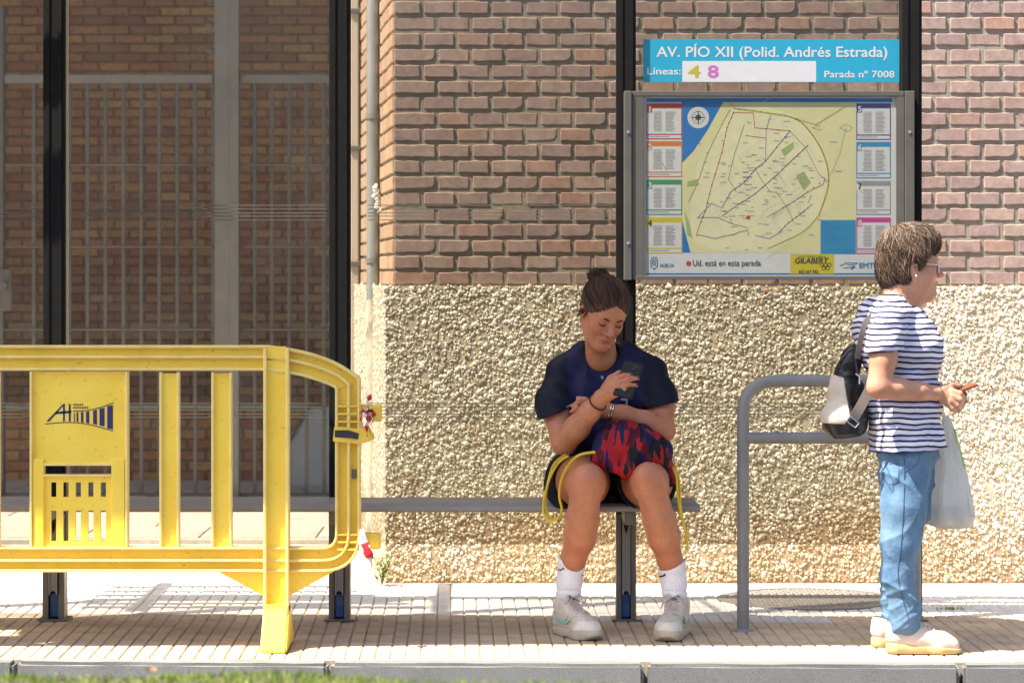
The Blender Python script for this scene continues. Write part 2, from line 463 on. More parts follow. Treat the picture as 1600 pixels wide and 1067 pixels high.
# pebble base
pl = MB()
fp = [(CX-.03, WD-.02), (XR, WD-.02), (XR, WD+.6), (ex.x+.2, ex.y+.3), (ex.x-.035, ex.y)]
n = len(fp)
pl.add([(x, y, -.05) for x, y in fp]+[(x, y, ZB) for x, y in fp], [tuple(range(n-1, -1, -1)), tuple(range(n, 2*n))]+[(i, (i+1) % n, (i+1) % n+n, i+n) for i in range(n)])
pl.build('plinth', M['plinth'], bld)
def ico(n):
    bm = bmesh.new(); bmesh.ops.create_icosphere(bm, subdivisions=n, radius=1)
    v = np.array([q.co[:] for q in bm.verts]); f = np.array([[q.index for q in fc.verts] for fc in bm.faces]); bm.free(); return v, f
ICO = {1: ico(1), 2: ico(2)}
def pebbles(name, count, place, rmin, rmax, m, parent, seed, pal, lod=2):
    icv, icf = ICO[lod]; g = np.random.default_rng(seed)
    pos, nrm = place(count, g)
    r = rmin+(rmax-rmin)*g.random(count)**2.2
    sc = r[:, None]*(1+.45*(g.random((count, 3))-.5))
    q = g.normal(size=(count, 4)); q /= np.linalg.norm(q, axis=1, keepdims=True)
    w, x, y, z = q.T
    R = np.stack([1-2*(y*y+z*z), 2*(x*y-z*w), 2*(x*z+y*w), 2*(x*y+z*w), 1-2*(x*x+z*z), 2*(y*z-x*w), 2*(x*z-y*w), 2*(y*z+x*w), 1-2*(x*x+y*y)], 1).reshape(-1, 3, 3)
    base = icv[None]*(1+.20*g.normal(size=(count, len(icv), 1)))
    V = np.einsum('nij,nkj->nki', R, base*sc[:, None, :]); V -= .62*np.einsum('nki,ni->nk', V, nrm)[:, :, None]*nrm[:, None, :]; V += (pos-nrm*(r*.10)[:, None])[:, None, :]
    Fc = (icf[None]+(np.arange(count)*len(icv))[:, None, None]).reshape(-1, 3)
    me = mesh_np(name, V.reshape(-1, 3), Fc)
    ci = g.random(count); cols = np.array([pal(t) for t in ci])
    st_ = np.clip((.34+.12*np.sin(pos[:, 0]*5.3)+.07*np.sin(pos[:, 0]*13+1)-pos[:, 2])/.22, 0, 1)*.8; cols = cols*(1-st_[:, None]*(1-np.array([.86, .70, .50])[None]))
    cols = np.repeat(np.concatenate([cols, np.ones((count, 1))], 1), len(icv), 0)
    a = me.color_attributes.new('Col', 'FLOAT_COLOR', 'POINT'); a.data.foreach_set('color', cols.astype(np.float32).ravel())
    return tag(link(name, me, m, parent, smooth=True), kind='stuff')
M['pebble'] = pbr('pebbles', (1, 1, 1), .7, ns=60, var=.12, vcol=True)
def pal(t):
    if t < .50: return (.76+.14*t, .72+.12*t, .62+.1*t)
    if t < .80: return (.50, .44, .33)
    if t < .94: return (.36, .30, .21)
    return (.34, .23, .13)
pw = X(1640, WD)-CX+.05
place_front = lambda n, g: (np.stack([CX-.03+pw*g.random(n), np.full(n, WD-.0225), ZB*g.random(n)+.002], 1), np.tile([0., -1., 0.], (n, 1)))
pebbles('pebble', 5200, place_front, .0058, .0125, M['pebble'], bld, 3, pal)
pebbles('pebble', 21000, place_front, .0040, .0085, M['pebble'], bld, 13, pal, 1)
place_side = lambda n, g: (np.stack([CX-.03+pw+(XR-CX-pw)*g.random(n), np.full(n, WD-.0225), ZB*g.random(n)+.002], 1), np.tile([0., -1., 0.], (n, 1)))
pebbles('pebble', 7000, place_side, .0045, .0110, M['pebble'], bld, 23, pal, 1)
rn = np.array(RN); 
def place_ret(n, g):
    s = g.random(n)*RL; p = np.array([CX-.03, WD-.02, 0])[None]+s[:, None]*(np.array([ex.x-.035, ex.y, 0])-np.array([CX-.03, WD-.02, 0]))[None]/RL
    p[:, 2] = ZB*g.random(n); return p, np.tile(rn, (n, 1))
pebbles('pebble', 4200, place_ret, .006, .018, M['pebble'], bld, 4, lambda t: (.66, .62, .53) if t < .75 else (.48, .42, .33), 1)

# unseen roof slab added above the courtyard to keep its wall in shade
M['render'] = pbr('porch concrete', (.45, .42, .38), .9, ns=6, var=.1, bmp=.2)
porch = tag(empty('porch', (-4, 19.6, 0)), 'concrete porch roof above the courtyard, over the grey fence', 'porch')
MB().box(-11, ex.x+.005, 14.75, 24, 6.0, 6.4, ch=.02).build('shade_slab', M['render'], porch)
MB().box(-11, -10.6, 16.6, 24, .0, 5.995).build('pillar', M['render'], porch)

# courtyard wall far behind the fence
FD = 21.6
M['brickf'] = brick_mat('mixed courtyard brick', [(0, (.42, .19, .12)), (.2, (.53, .30, .16)), (.36, (.37, .165, .115)), (.5, (.60, .38, .18)), (.62, (.41, .19, .125)), (.8, (.56, .33, .165)), (1, (.36, .16, .11))], smear=False)
cw = tag(empty('courtyard_wall', (-2.5, FD, 0)), 'shaded wall of mixed red and yellow bricks behind the grey fence', 'wall')
MB().box(-13, 1.6, FD+.012, FD+.3, .0, 5.995).build('mortar_core', M['mortar'], cw)
PFX = .243; PFZ = .0735; batch = BrickBatch(); cnt = 0
cands = []
for j in range(54):
    zc = .045+PFZ*(j+.5)
    band = math.sin(j*.9)+.5*math.sin(j*2.3)
    for i in range(-44, 4):
        w = PFX*2/2; xc = (i+.5*(j % 2))*PFX
        px = 800+xc*F/FD; py = HZ-(zc-CH)*F/FD
        cands.append((0 if (-15 < px < 520 and -10 < py < 770) else 1, py, j, xc, zc))
cands.sort(key=lambda c: (c[0], c[1]))
for off, py, j, xc, zc in cands:
    mt = Matrix.Translation((xc, FD+RNG.uniform(-.003, .002), zc)); sd = RNG.randrange(4)
    if xc < -5.2 and zc > 2.6: continue
    if off == 0 and cnt < 299:
        o = bpy.data.objects.new('brick', get_brick(round(PFX-.014, 3), sd, M['brickf'], PFZ-.013)); COL.objects.link(o); o.parent = cw
        o.matrix_parent_inverse = Matrix.Translation(-cw.location); o.matrix_basis = mt; cnt += 1
    else:
        v, f = brick_geo(PFX-.014, PFZ-.013, .03, sd); batch.add(v, f, mt)
batch.build('brick', M['brickf'], cw)

# grey bar fence
GF = 16.5
M['fence'] = pbr('grey fence paint', (.12, .117, .115), .5, ns=14, var=.2, bmp=.1, dirt=(.2, .13, .09), dscale=5, damt=.5)
M['fencel'] = pbr('pale fence post paint', (.21, .205, .20), .5, ns=8, var=.12, dirt=(.3, .25, .2), dscale=6, damt=.4)
fence = tag(empty('bar_fence', (X(260, GF), GF, .034)), 'tall grey metal bar fence behind the bus shelter glass', 'fence')
for (a, b_) in ((-420, 333), (376, 560)):
    for zi, (py, hh) in enumerate(((124, 13), (258, 3.6), (386, 3.6), (515, 3.6), (773, 7))):
        MB().box(X(a, GF), X(b_, GF), GF-.022, GF+.022, Z(py+hh/2, GF), Z(py-hh/2, GF), ch=.003).build('rail', M['fencel'] if zi == 0 else M['fence'], fence)
barm = MB().box(-.0105, .0105, -.0105, .0105, Z(770, GF), Z(128, GF), ch=.002).build('bar', M['fence'], fence)
bar_me = barm.data; bpy.data.objects.remove(barm)
for px in list(range(-400, 332, 28))+list(range(393, 560, 27)):
    if abs(px-8) < 14: continue
    o = bpy.data.objects.new('bar', bar_me); COL.objects.link(o); o.parent = fence
    o.matrix_parent_inverse = Matrix.Translation(-fence.location); o.location = (X(px+5, GF), GF, 0)
post = MB(); x0, x1 = X(337, GF), X(374, GF)
post.box(x0, x0+.085, GF-.06, GF-.05, .03, 5.98).box(x0+.085, x1, GF-.058, GF+.06, .03, 5.98).box(x0, x0+.01, GF-.05, GF+.05, .03, 5.98)
post.build('post', M['fencel'], fence)
MB().box(X(-8, GF), X(7, GF), GF-.04, GF+.04, .03, Z(10, GF), ch=.006).build('post', M['fence'], fence)
lk = MB().box(X(3, GF), X(22, GF), GF-.075, GF-.042, Z(486, GF), Z(420, GF), ch=.014).build('lock_case', M['fence'], fence)
MB().tube([(X(11, GF), GF-.076, Z(446, GF)), (X(11, GF), GF-.12, Z(446, GF))], .022, 14).build('knob', M['fence'], fence, smooth=True)
for py in (2, 40, 80):
    c = P(329, py, GF)
    MB().tube([c+Vector((-.03, -.02, 0)), c+Vector((.04, -.02, 0))], .012, 8).tube([c+Vector((-.012, -.02, 0)), c+Vector((.012, -.02, 0))], .02, 8).build('hinge', M['fence'], fence, smooth=True)

# low brick wall at the foot of the courtyard
LW = 17.75; ZL = .52
lw = tag(empty('low_brick_wall', (-2.4, LW, .03)), 'low dark brick wall just behind the foot of the grey fence', 'wall')
MB().box(-6, X(556, LW), LW+.008, LW+.2, .0, ZL-.03).build('mortar_core', M['mortar'], lw)
for j in range(7):
    for i in range(22):
        xc = X(556, LW)-.125-i*.243-(.12 if j % 2 else 0)
        o = bpy.data.objects.new('brick', get_brick(.229, RNG.randrange(4), M['brickf'], .060)); COL.objects.link(o); o.parent = lw
        o.matrix_parent_inverse = Matrix.Translation(-lw.location); o.location = (xc, LW+RNG.uniform(-.002, .002), .055+.0695*j)
MB().box(-6.05, X(556, LW)+.001, LW-.02, LW+.22, ZL-.028, ZL, ch=.006).build('coping', M['render'], lw)

# pale board added behind the fence for a reflection in the glass
M['pale'] = pbr('pale board', (.55, .58, .60), .5, ns=5, var=.1, dirt=(.25, .25, .25), dscale=4, damt=.5)
LB = 17.3
bd = tag(empty('reflection_board', P(485, 775, LB)), 'pale blue-white board leaning behind the grey fence', 'board')
mb = MB(); pts = [P(456, 772, LB), P(450, 690, LB+.1), P(484, 634, LB+.2), P(545, 628, LB+.2), P(545, 772, LB)]
mb.add([p[:] for p in pts]+[(p+Vector((0, .03, 0)))[:] for p in pts], [(0, 1, 2, 3, 4), (9, 8, 7, 6, 5)]+[(i, i+5, (i+1) % 5+5, (i+1) % 5) for i in range(5)])
mb.build('panel', M['pale'], bd)
MB().tube([pts[1]+Vector((0, -.012, 0)), pts[2]+Vector((0, -.012, 0)), pts[3]+Vector((0, -.012, 0))], .012, 8).build('edge_trim', M['fencel'], bd, smooth=True)

# rain pipe on the return wall
M['zinc'] = pbr('zinc pipe', (.34, .36, .37), .45, metal=.3, ns=9, var=.25, dirt=(.2, .17, .14), dscale=7, damt=.6, stretch=(1, 1, .25))
M['pipew'] = pbr('flaking white pipe paint', (.60, .55, .45), .7, ns=9, var=.12, dirt=(.12, .13, .13), dscale=14, damt=1.0, stretch=(1, 1, .4))
pd = 13.0
px_ = X(582.5, pd)
pipe = tag(empty('rain_pipe', (px_, pd, 0)), 'grey metal rain pipe with pale flaking lower end on the building corner', 'pipe')
MB().tube([(px_, pd, Z(468, pd)), (px_, pd, 2), (px_, pd, 3), (px_, pd, 4.4)], .031, 18).build('upper_pipe', M['zinc'], pipe, smooth=True)
MB().tube([(px_, pd, -.01), (px_, pd, .5), (px_, pd, Z(470, pd))], .034, 18).build('lower_pipe', M['pipew'], pipe, smooth=True)
for py in (407, 182):
    z = Z(py, pd); MB().tube([(px_, pd, z-.012), (px_, pd, z+.012)], .037, 18).box(px_+.02, px_+.10, pd-.01, pd+.01, z-.01, z+.01).build('bracket', M['fencel'], pipe, smooth=True)
M['beige'] = pbr('beige enamel', (.50, .42, .34), .6, ns=6, var=.08, dirt=(.25, .2, .15), dscale=6, damt=.5, stretch=(1, 1, .3))
bx = X(554, 14.6)
bp = tag(empty('beige_duct', (bx, 14.6, 0)), 'slim beige square duct running up beside the brick corner', 'duct')
MB().box(bx-.024, bx+.022, 14.58, 14.63, .03, 4.05, ch=.004).build('duct', M['beige'], bp)
for py in (18, 232, 412, 640):
    z = Z(py, 14.6); MB().box(bx-.03, bx+.034, 14.566, 14.6, z-.012, z+.012, ch=.003).build('clip', M['fence'], bp)
M['scrap'] = pbr('white plastic scrap', (.75, .74, .72), .4, ns=40, var=.1, bmp=.8, bs=60)

# grass bank on the camera's side of the road
GBD = 5.6
bank = tag(empty('grass_bank', (0, 0, 0)), kind='structure')
def bank_z(x, y):
    top = Z(1060, GBD)+.006*math.sin(x*9)-max(0, x+.35)*.05
    k = (y-GBD)
    if k > 0: return top-k*k*1.1-.15*k
    return top+.02*k
xs = np.linspace(-7, 5, 60); ys = np.linspace(2.6, 6.35, 26)
v = [(x, y, max(-.14, bank_z(x, y))) for x in xs for y in ys]; ny = len(ys)
f = [(i*ny+j, (i+1)*ny+j, (i+1)*ny+j+1, i*ny+j+1) for i in range(len(xs)-1) for j in range(ny-1)]
MB().add(v, f).build('bank_soil', M['soil'], bank, smooth=True)
def leafmat(name, c1, c2, tr=.25):
    m, t, b = nt_new(name)
    a = t.nodes.new('ShaderNodeVertexColor'); a.layer_name = 'Col'
    sep = t.nodes.new('ShaderNodeSeparateColor'); t.links.new(a.outputs[0], sep.inputs[0])
    t.links.new(ramp(t, sep.outputs[0], [(0, c1), (1, c2)]), b.inputs['Base Color']); b.inputs['Roughness'].default_value = .55
    tl = t.nodes.new('ShaderNodeBsdfTranslucent'); t.links.new(ramp(t, sep.outputs[0], [(0, c1), (1, c2)]), tl.inputs[0])
    mx = N(t, 'ShaderNodeMixShader'); mx.inputs[0].default_value = tr
    out = next(n for n in t.nodes if n.type == 'OUTPUT_MATERIAL')
    t.links.new(b.outputs[0], mx.inputs[1]); t.links.new(tl.outputs[0], mx.inputs[2]); t.links.new(mx.outputs[0], out.inputs[0])
    return m
M['grass'] = leafmat('grass blades', (.08, .14, .02), (.25, .31, .055), .35)
def blades(name, n, fn, m, parent=None, h=(.02, .05), w=.0035, seed=1):
    g = random.Random(seed); V = []; Fc = []; C = []
    for _ in range(n):
        p = fn(g)
        hh = g.uniform(*h); a = g.uniform(0, 6.283); l = g.uniform(.1, .6)*hh; b_ = g.uniform(0, 6.283)
        d = Vector((math.cos(a)*w, math.sin(a)*w, 0)); s = Vector((math.cos(b_)*l, math.sin(b_)*l, 0)); k = len(V)
        V += [p-d, p+d, p+d*.8+s*.35+Vector((0, 0, hh*.55)), p-d*.8+s*.35+Vector((0, 0, hh*.55)), p+s+Vector((0, 0, hh))]
        Fc += [(k, k+1, k+2, k+3), (k+3, k+2, k+4)]; C += [g.random()]*5
    me = bpy.data.meshes.new(name); me.from_pydata([q[:] for q in V], [], Fc)
    at = me.color_attributes.new('Col', 'FLOAT_COLOR', 'POINT'); at.data.foreach_set('color', [q for c in C for q in (c, c, c, 1)])
    return link(name, me, m, parent)
def gp(g):
    x = g.uniform(-1.5, 1.2); y = GBD+g.uniform(-1.0, .35); return Vector((x, y, bank_z(x, y)-.004))
tag(blades('grass', 36000, gp, M['grass'], None, (.008, .026), .0021, 5), 'short green grass on the bank at the lower edge', 'grass', kind='stuff')
# ================================================================== BUS SHELTER
SD = 10.84           # plane of the glass
M['black'] = pbr('black shelter paint', (.007, .0065, .006), .65, spec=.15, ns=20, var=.3, bmp=.05)
M['bronze'] = pbr('worn grey-brown aluminium', (.16, .14, .12), .45, metal=.5, ns=14, var=.25, dirt=(.06, .05, .04), dscale=9, damt=.6, stretch=(1, 1, .3))
M['alu'] = pbr('dull aluminium', (.27, .25, .23), .5, metal=.15, ns=12, var=.12, dirt=(.2, .18, .15), dscale=6, damt=.4)
M['blue'] = pbr('blue strip paint', (.02, .085, .25), .5, ns=20, var=.2, dirt=(.2, .2, .22), dscale=20, damt=.5)
M['roof'] = pbr('shelter roof panel', (.28, .28, .28), .6, ns=6, var=.1)
def glass_mat(name, tint, refl=.9):
    m = bpy.data.materials.new(name); m.use_nodes = True; t = m.node_tree; t.nodes.clear()
    out = t.nodes.new('ShaderNodeOutputMaterial')
    tr = t.nodes.new('ShaderNodeBsdfTransparent'); gl = N(t, 'ShaderNodeBsdfGlossy', Roughness=.02)
    fr = N(t, 'ShaderNodeFresnel', IOR=1.45)
    g = t.nodes.new('ShaderNodeNewGeometry')
    d = t.nodes.new('ShaderNodeBsdfDiffuse'); d.inputs[0].default_value = (.55, .5, .43, 1)
    vec = coords(t)
    # dust film and wiped scratches on the pane
    mp = N(t, 'ShaderNodeMapping'); mp.inputs['Scale'].default_value = (2.2, 1, 1.1); t.links.new(vec, mp.inputs[0])
    dust = ramp(t, noise(t, mp.outputs[0], 2.0, 8, .62), [(.35, (.0,)*3), (.8, (.02,)*3)])
    t.links.new(ramp(t, noise(t, vec, 1.3, 3), [(.3, tuple(x*.96 for x in tint)), (.7, tint)]), tr.inputs[0])
    m1 = t.nodes.new('ShaderNodeMixShader'); m2 = t.nodes.new('ShaderNodeMixShader')
    sc = N(t, 'ShaderNodeMath', operation='MULTIPLY'); sc.inputs[1].default_value = refl; t.links.new(fr.outputs[0], sc.inputs[0]); sc.operation = 'MULTIPLY_ADD'; sc.inputs[1].default_value = refl*.2; sc.inputs[2].default_value = .003*refl
    t.links.new(dust, m1.inputs[0]); t.links.new(tr.outputs[0], m1.inputs[1]); t.links.new(d.outputs[0], m1.inputs[2])
    t.links.new(sc.outputs[0], m2.inputs[0]); t.links.new(m1.outputs[0], m2.inputs[1]); t.links.new(gl.outputs[0], m2.inputs[2])
    t.links.new(m2.outputs[0], out.inputs[0]); return m
M['glass'] = glass_mat('shelter glass', (.745, .73, .69))
M['etch'] = pbr('etched stripe', (.085, .075, .055), .7, ns=30, var=.1)
sh = tag(empty('bus_shelter', (0, SD, 0)), 'black-post bus shelter with tinted glass panes behind the bench', 'bus shelter')
PB = ((70, 104), (515, 548), (962, 993), (1406, 1438), (-400, -367))
for a, b_ in PB:
    xa, xb = X(a, SD), X(b_, SD); zb = Z(800, SD)
    m = MB().box(xa, xb, SD-.045, SD+.03, zb, 2.74, ch=.004)
    m.box(xa+.012, xa+.026, SD-.05, SD-.04, zb, 2.73).box(xb-.026, xb-.012, SD-.05, SD-.04, zb, 2.73)
    m.build('post', M['black'], sh)
    if True:
        lg = MB(); w = (xb-xa)
        lg.box(xa, xa+w*.27, SD-.055, SD+.03, 0, zb-.002, ch=.002).box(xb-w*.27, xb, SD-.055, SD+.03, 0, zb-.002, ch=.002).box(xa+w*.265, xb-w*.265, SD+.0, SD+.02, 0, zb-.003)
        lo = lg.build('post_foot', M['bronze'], sh)
        MB().box(xa+w*.29, xb-w*.29, SD-.03, SD-.004, .012, Z(925, SD), ch=.003).build('blue_strip', M['blue'], lo)
        v = MB(); xm = (xa+xb)/2; hw = w*.2; z0, z1 = Z(926, SD), Z(832, SD)
        v.prism([(xm-hw, z0), (xm, z0+.02), (xm+hw, z0), (xm+hw, z1+.05), (xm, z1), (xm-hw, z1+.05)], SD-.062, SD-.045)
        v.box(xm-hw, xm-hw+.005, SD-.07, SD-.045, z0, zb-.005).box(xm+hw-.005, xm+hw, SD-.07, SD-.045, z0, zb-.005)
        v.build('bracket', M['alu'], lo)
        MB().box(xa-.018, xb+.018, SD-.075, SD+.05, .0, .009, ch=.002).build('base_plate', M['bronze'], lo)
gz0 = Z(850, SD)
for a, b_ in ((-367, 70), (104, 515), (548, 962), (993, 1406)):
    g = MB().box(X(a, SD)+.003, X(b_, SD)-.003, SD-.003, SD+.005, gz0, 2.68).build('glass_pane', M['glass'], sh)
    for ys in ((321, 327, 333, 338, 344), (630, 635.5, 641, 646.5, 652)):
        st = MB()
        for y in ys:
            zz = Z(y, SD); st.box(X(a, SD)+.07, X(b_, SD)-.012, SD-.0052, SD-.004, zz-.0017, zz+.0017)
        st.build('etched_stripes', M['etch'], g)
M['gold'] = pbr('pale edge strip', (.55, .45, .28), .5, ns=10, var=.1)
MB().box(X(104, SD)+.0005, X(107.5, SD), SD-.02, SD-.006, gz0, 2.6).build('edge_strip', M['gold'], sh)
# roof: rear beam on the posts, gap, then the canopy over the kerb side
def stadium(x0, x1, y0, y1, r, z0, z1):
    pts = []
    for cx, cy, a0 in ((x1-r, y1-r, 0), (x0+r, y1-r, 90), (x0+r, y0+r, 180), (x1-r, y0+r, 270)):
        for k in range(9):
            a = rad(a0+k*90/8); pts.append((cx+r*math.cos(a), cy+r*math.sin(a)))
    n = len(pts)
    return [(x, y, z0) for x, y in pts]+[(x, y, z1) for x, y in pts], [tuple(range(n-1, -1, -1)), tuple(range(n, 2*n))]+[(i, (i+1) % n, (i+1) % n+n, i+n) for i in range(n)]
RZ = 2.72; ROOF_R = .60; SY = RZ*(-SUN.y/SUN.z); SX = RZ*(-SUN.x/SUN.z)
cv, cf = stadium(X(40, 10.6)-SX, ROOF_R, 10.06-SY, 10.91-SY, .33, RZ, RZ+.09)
cv = [(x*math.cos(KR)-(y-10)*math.sin(KR), 10+x*math.sin(KR)+(y-10)*math.cos(KR), z) for x, y, z in cv]
MB().add(cv, cf).build('roof', M['roof'], sh)
MB().box(X(-400, SD), .95, SD-.05, SD+.05, 2.745, 2.84).build('rear_beam', M['black'], sh)
for a, b_ in PB:
    if a > 900: continue
    xm = X((a+b_)/2, SD); MB().tube([(xm, SD, 2.74), (xm, SD-.4, 2.84), (xm, 10.2-SY, 2.83)], .011, 10).build('roof_arm', M['black'], sh, smooth=True)
for k, (y, w) in enumerate(((11.02, .09), (11.16, .07), (11.29, .10), (11.45, .08), (11.60, .07), (11.76, .09))):
    MB().box(X(-500, SD), X(420-k*30, 11)-SX+.55, y-SY+.13, y+w-SY+.13, 2.86, 2.875).build('shadow_slat', M['roof'], sh)  # unseen slats and arms added to cast stripes on the left paving
MB().box(X(-420, SD), X(-390, SD), SD-.5, SD+.55, 2.842, 2.858).build('shadow_slat_arm', M['black'], sh)
MB().box(X(70, SD), X(100, SD), SD-.5, SD+.55, 2.842, 2.858).build('shadow_slat_arm', M['black'], sh)

# bench: long aluminium seat carried by the shelter posts
bz = Z(780, 10.62)
bench = tag(empty('bench', (X(400, 10.62), 10.62, 0)), 'long dull aluminium bench seat in front of the glass', 'bench')
prof = [(10.40, bz-.002), (10.385, bz-.012), (10.385, bz-.022), (10.40, bz-.030), (10.42, bz-.031), (10.77, bz-.031), (10.775, bz-.004), (10.60, bz-.008)]
x0, x1 = X(-450, 10.6), X(1094, 10.4); n = len(prof)
m = MB(); m.add([(x0, y, z) for y, z in prof]+[(x1, y, z) for y, z in prof], [tuple(range(n)), tuple(range(2*n-1, n-1, -1))]+[(i, (i+1) % n, (i+1) % n+n, i+n) for i in range(n)])
m.build('seat', M['alu'], bench, bevel=.003)
for a, b_ in PB:
    if a == 1406: continue
    xm = X((a+b_)/2, SD); MB().box(xm-.02, xm+.02, 10.45, SD-.06, bz-.085, bz-.033, ch=.004).build('seat_bracket', M['bronze'], bench)

# handrail on the right
M['steelg'] = pbr('grey painted steel', (.22, .215, .205), .5, metal=.0, ns=10, var=.12, dirt=(.16, .14, .12), dscale=7, damt=.35)
HD = 10.49
hr = tag(empty('handrail', (X(1300, HD), HD, 0)), 'grey two-bar metal handrail beside the bus shelter, behind the standing person', 'handrail')
pts = arc([(X(1161, HD), HD, 0), (X(1161, HD), HD, Z(595, HD)), (X(1429, HD), HD, Z(595, HD)), (X(1429, HD), HD, 0)], .13, 10)
MB().tube(pts, .0235, 16).build('frame', M['steelg'], hr, smooth=True)
MB().tube([(X(1166, HD), HD, Z(684, HD)), (X(1424, HD), HD, Z(684, HD))], .0225, 16).build('lower_bar', M['steelg'], hr, smooth=True)
for px in (1161, 1429):
    MB().lathe([(.0, .012), (.035, .012), (.048, .004), (.05, 0)], (X(px, HD), HD, .0), 18).build('base_collar', M['steelg'], hr, smooth=True)

# ------------------------------------------------------------------ lettering
def text(name, s, m, at, size, parent, width=None, bold=0.0, shear=0.0, align='LEFT', depth=.0004):
    cu = bpy.data.curves.new(name, 'FONT'); cu.body = s; cu.size = size; cu.align_x = align; cu.shear = shear; cu.resolution_u = 3
    o = bpy.data.objects.new(name, cu); COL.objects.link(o)
    dg = bpy.context.evaluated_depsgraph_get(); me = bpy.data.meshes.new_from_object(o.evaluated_get(dg))
    bpy.data.objects.remove(o)
    co = np.array([v.co[:] for v in me.vertices])
    w = co[:, 0].max()-co[:, 0].min(); k = (width/w) if width else 1
    fs = [list(q.vertices) for q in me.polygons]; V = []; Fc = []; bw = bold*size
    for i, (dx, dz) in enumerate(((0, 0), (-1, 0), (1, 0), (0, .8), (0, -.8)) if bold else ((0, 0),)):
        b0 = len(V); V += [(at[0]+c[0]*k+dx*bw, at[1]-.00006*i, at[2]+c[1]+dz*bw) for c in co]; Fc += [[q+b0 for q in f] for f in fs]
    me2 = bpy.data.meshes.new(name); me2.from_pydata(V, [], Fc)
    return tag(link(name, me2, m, parent), kind='stuff')
def flat(name, rgb, rough=.5):
    return pbr(name, rgb, rough, ns=30, var=.04)
for nm, c in (('p_white', (.80, .80, .82)), ('p_cyan', (.005, .42, .66)), ('p_red', (.62, .04, .05)), ('p_orange', (.75, .22, .04)), ('p_green', (.05, .33, .10)), ('p_yellow', (.72, .60, .02)),
              ('p_navy', (.06, .06, .33)), ('p_blue', (.0, .20, .62)), ('p_sky', (.02, .30, .60)), ('p_pink', (.62, .05, .32)), ('p_land', (.84, .80, .44)), ('p_land2', (.90, .86, .54)),
              ('p_ink', (.04, .04, .05)), ('p_grey', (.36, .36, .37)), ('p_road', (.74, .72, .60)), ('p_gold', (.62, .50, .07)), ('p_violet', (.66, .16, .58)), ('p_mauve', (.45, .20, .30)), ('p_leaf', (.40, .52, .20)), ('p_olive', (.55, .50, .02))):
    M[nm] = flat('print '+nm[2:], tuple(q*.52 for q in c))
M['frame'] = pbr('grey aluminium frame', (.075, .068, .055), .5, metal=.1, ns=10, var=.12, dirt=(.1, .09, .08), dscale=8, damt=.3)

# blue stop sign
BD = SD-.012
ss = tag(empty('stop_name_sign', P(1205, 130, BD)), 'light blue bus stop name panel above the route map', 'sign')
MB().box(X(1005, BD), X(1405, BD), BD-.004, BD+.004, Z(129, BD), Z(62, BD)).build('panel', M['p_cyan'], ss)
MB().box(X(1066, BD), X(1275, BD), BD-.0042, BD-.0040, Z(128.6, BD), Z(96, BD)).build('white_field', M['p_white'], ss)
def T(s, m, px, py, hpx, parent, wpx=None, d=BD, off=.0044, **kw):
    return text('lettering', s, M[m], (X(px, d), d-off, Z(py, d)), hpx*d/F*1.40, parent, width=wpx*d/F if wpx else None, **kw)
T('AV. PÍO XII (Polid. Andrés Estrada)', 'p_white', 1026, 89.5, 16.5, ss, 360, bold=.018)
T('Líneas:', 'p_white', 1010, 117, 11, ss, 52, bold=.022)
T('4', 'p_olive', 1075, 121.5, 19, ss, 18, bold=.035); T('8', 'p_violet', 1105, 121.5, 19, ss, 16, bold=.035)
T('Parada nº 7008', 'p_white', 1287, 121.5, 10.5, ss, 109, bold=.022)

# route map case
MD = 10.74
mp_ = tag(empty('route_map_case', P(1205, 438, MD)), 'grey framed route map case with city map between black posts', 'map case')
fr = MB(); ox0, ox1, oz0, oz1 = X(988, MD), X(1412, MD), Z(437, MD), Z(143, MD); ix0, ix1, iz0, iz1 = X(1005, MD), X(1400, MD), Z(431, MD), Z(151, MD)
fr.box(ox0, ox1, MD-.012, MD+.05, iz1, oz1, ch=.002).box(ox0, ox1, MD-.012, MD+.05, oz0, iz0, ch=.002)
fr.box(ox0, ix0, MD-.011, MD+.05, iz0, iz1).box(ix1, ox1, MD-.011, MD+.05, iz0, iz1)
fr.build('frame', M['frame'], mp_)
for a, b_ in ((975, 987), (1413, 1428)):
    MB().box(X(a, MD), X(b_, MD), MD-.02, MD+.05, Z(438, MD), Z(143, MD), ch=.003).build('side_bracket', M['frame'], mp_)
for px, py in ((981, 207), (981, 380), (1420, 207)):
    c = P(px, py, MD); MB().tube([(c.x, MD-.02, c.z), (c.x, MD-.024, c.z)], .006, 10).build('bolt', M['alu'], mp_, smooth=True)
PD = MD+.0
def R_(mbx, a, b_, c, d_, lay):    # print rectangle: px x0,x1, py y0,y1
    y = PD-.00012*lay; mbx.add([(X(a, MD), y, Z(d_, MD)), (X(b_, MD), y, Z(d_, MD)), (X(b_, MD), y, Z(c, MD)), (X(a, MD), y, Z(c, MD))], [(0, 1, 2, 3)]); return mbx
def poly(mbx, pts, lay):
    y = PD-.00012*lay; mbx.add([(X(a, MD), y, Z(b_, MD)) for a, b_ in pts], [tuple(range(len(pts)))]); return mbx
def line(mbx, pts, w, lay):
    y = PD-.00012*lay; pts = [Vector(p) for p in pts]
    for a, b_ in zip(pts, pts[1:]):
        n_ = Vector((-(b_-a).y, (b_-a).x)).normalized()*w/2; e = (b_-a).normalized()*w*.3
        mbx.add([(X(q.x, MD), y, Z(q.y, MD)) for q in (a-n_-e, b_-n_+e, b_+n_+e, a+n_-e)], [(0, 1, 2, 3)])
    return mbx
po = MB().box(X(1004, MD), X(1401, MD), PD+.0001, PD+.006, Z(432, MD), Z(150, MD)).build('poster', M['p_white'], mp_)
R_(R_(MB(), 1010, 1394, 154, 160, 1), 1010, 1394, 427, 429.5, 1).build('blue_border', M['p_blue'], po)
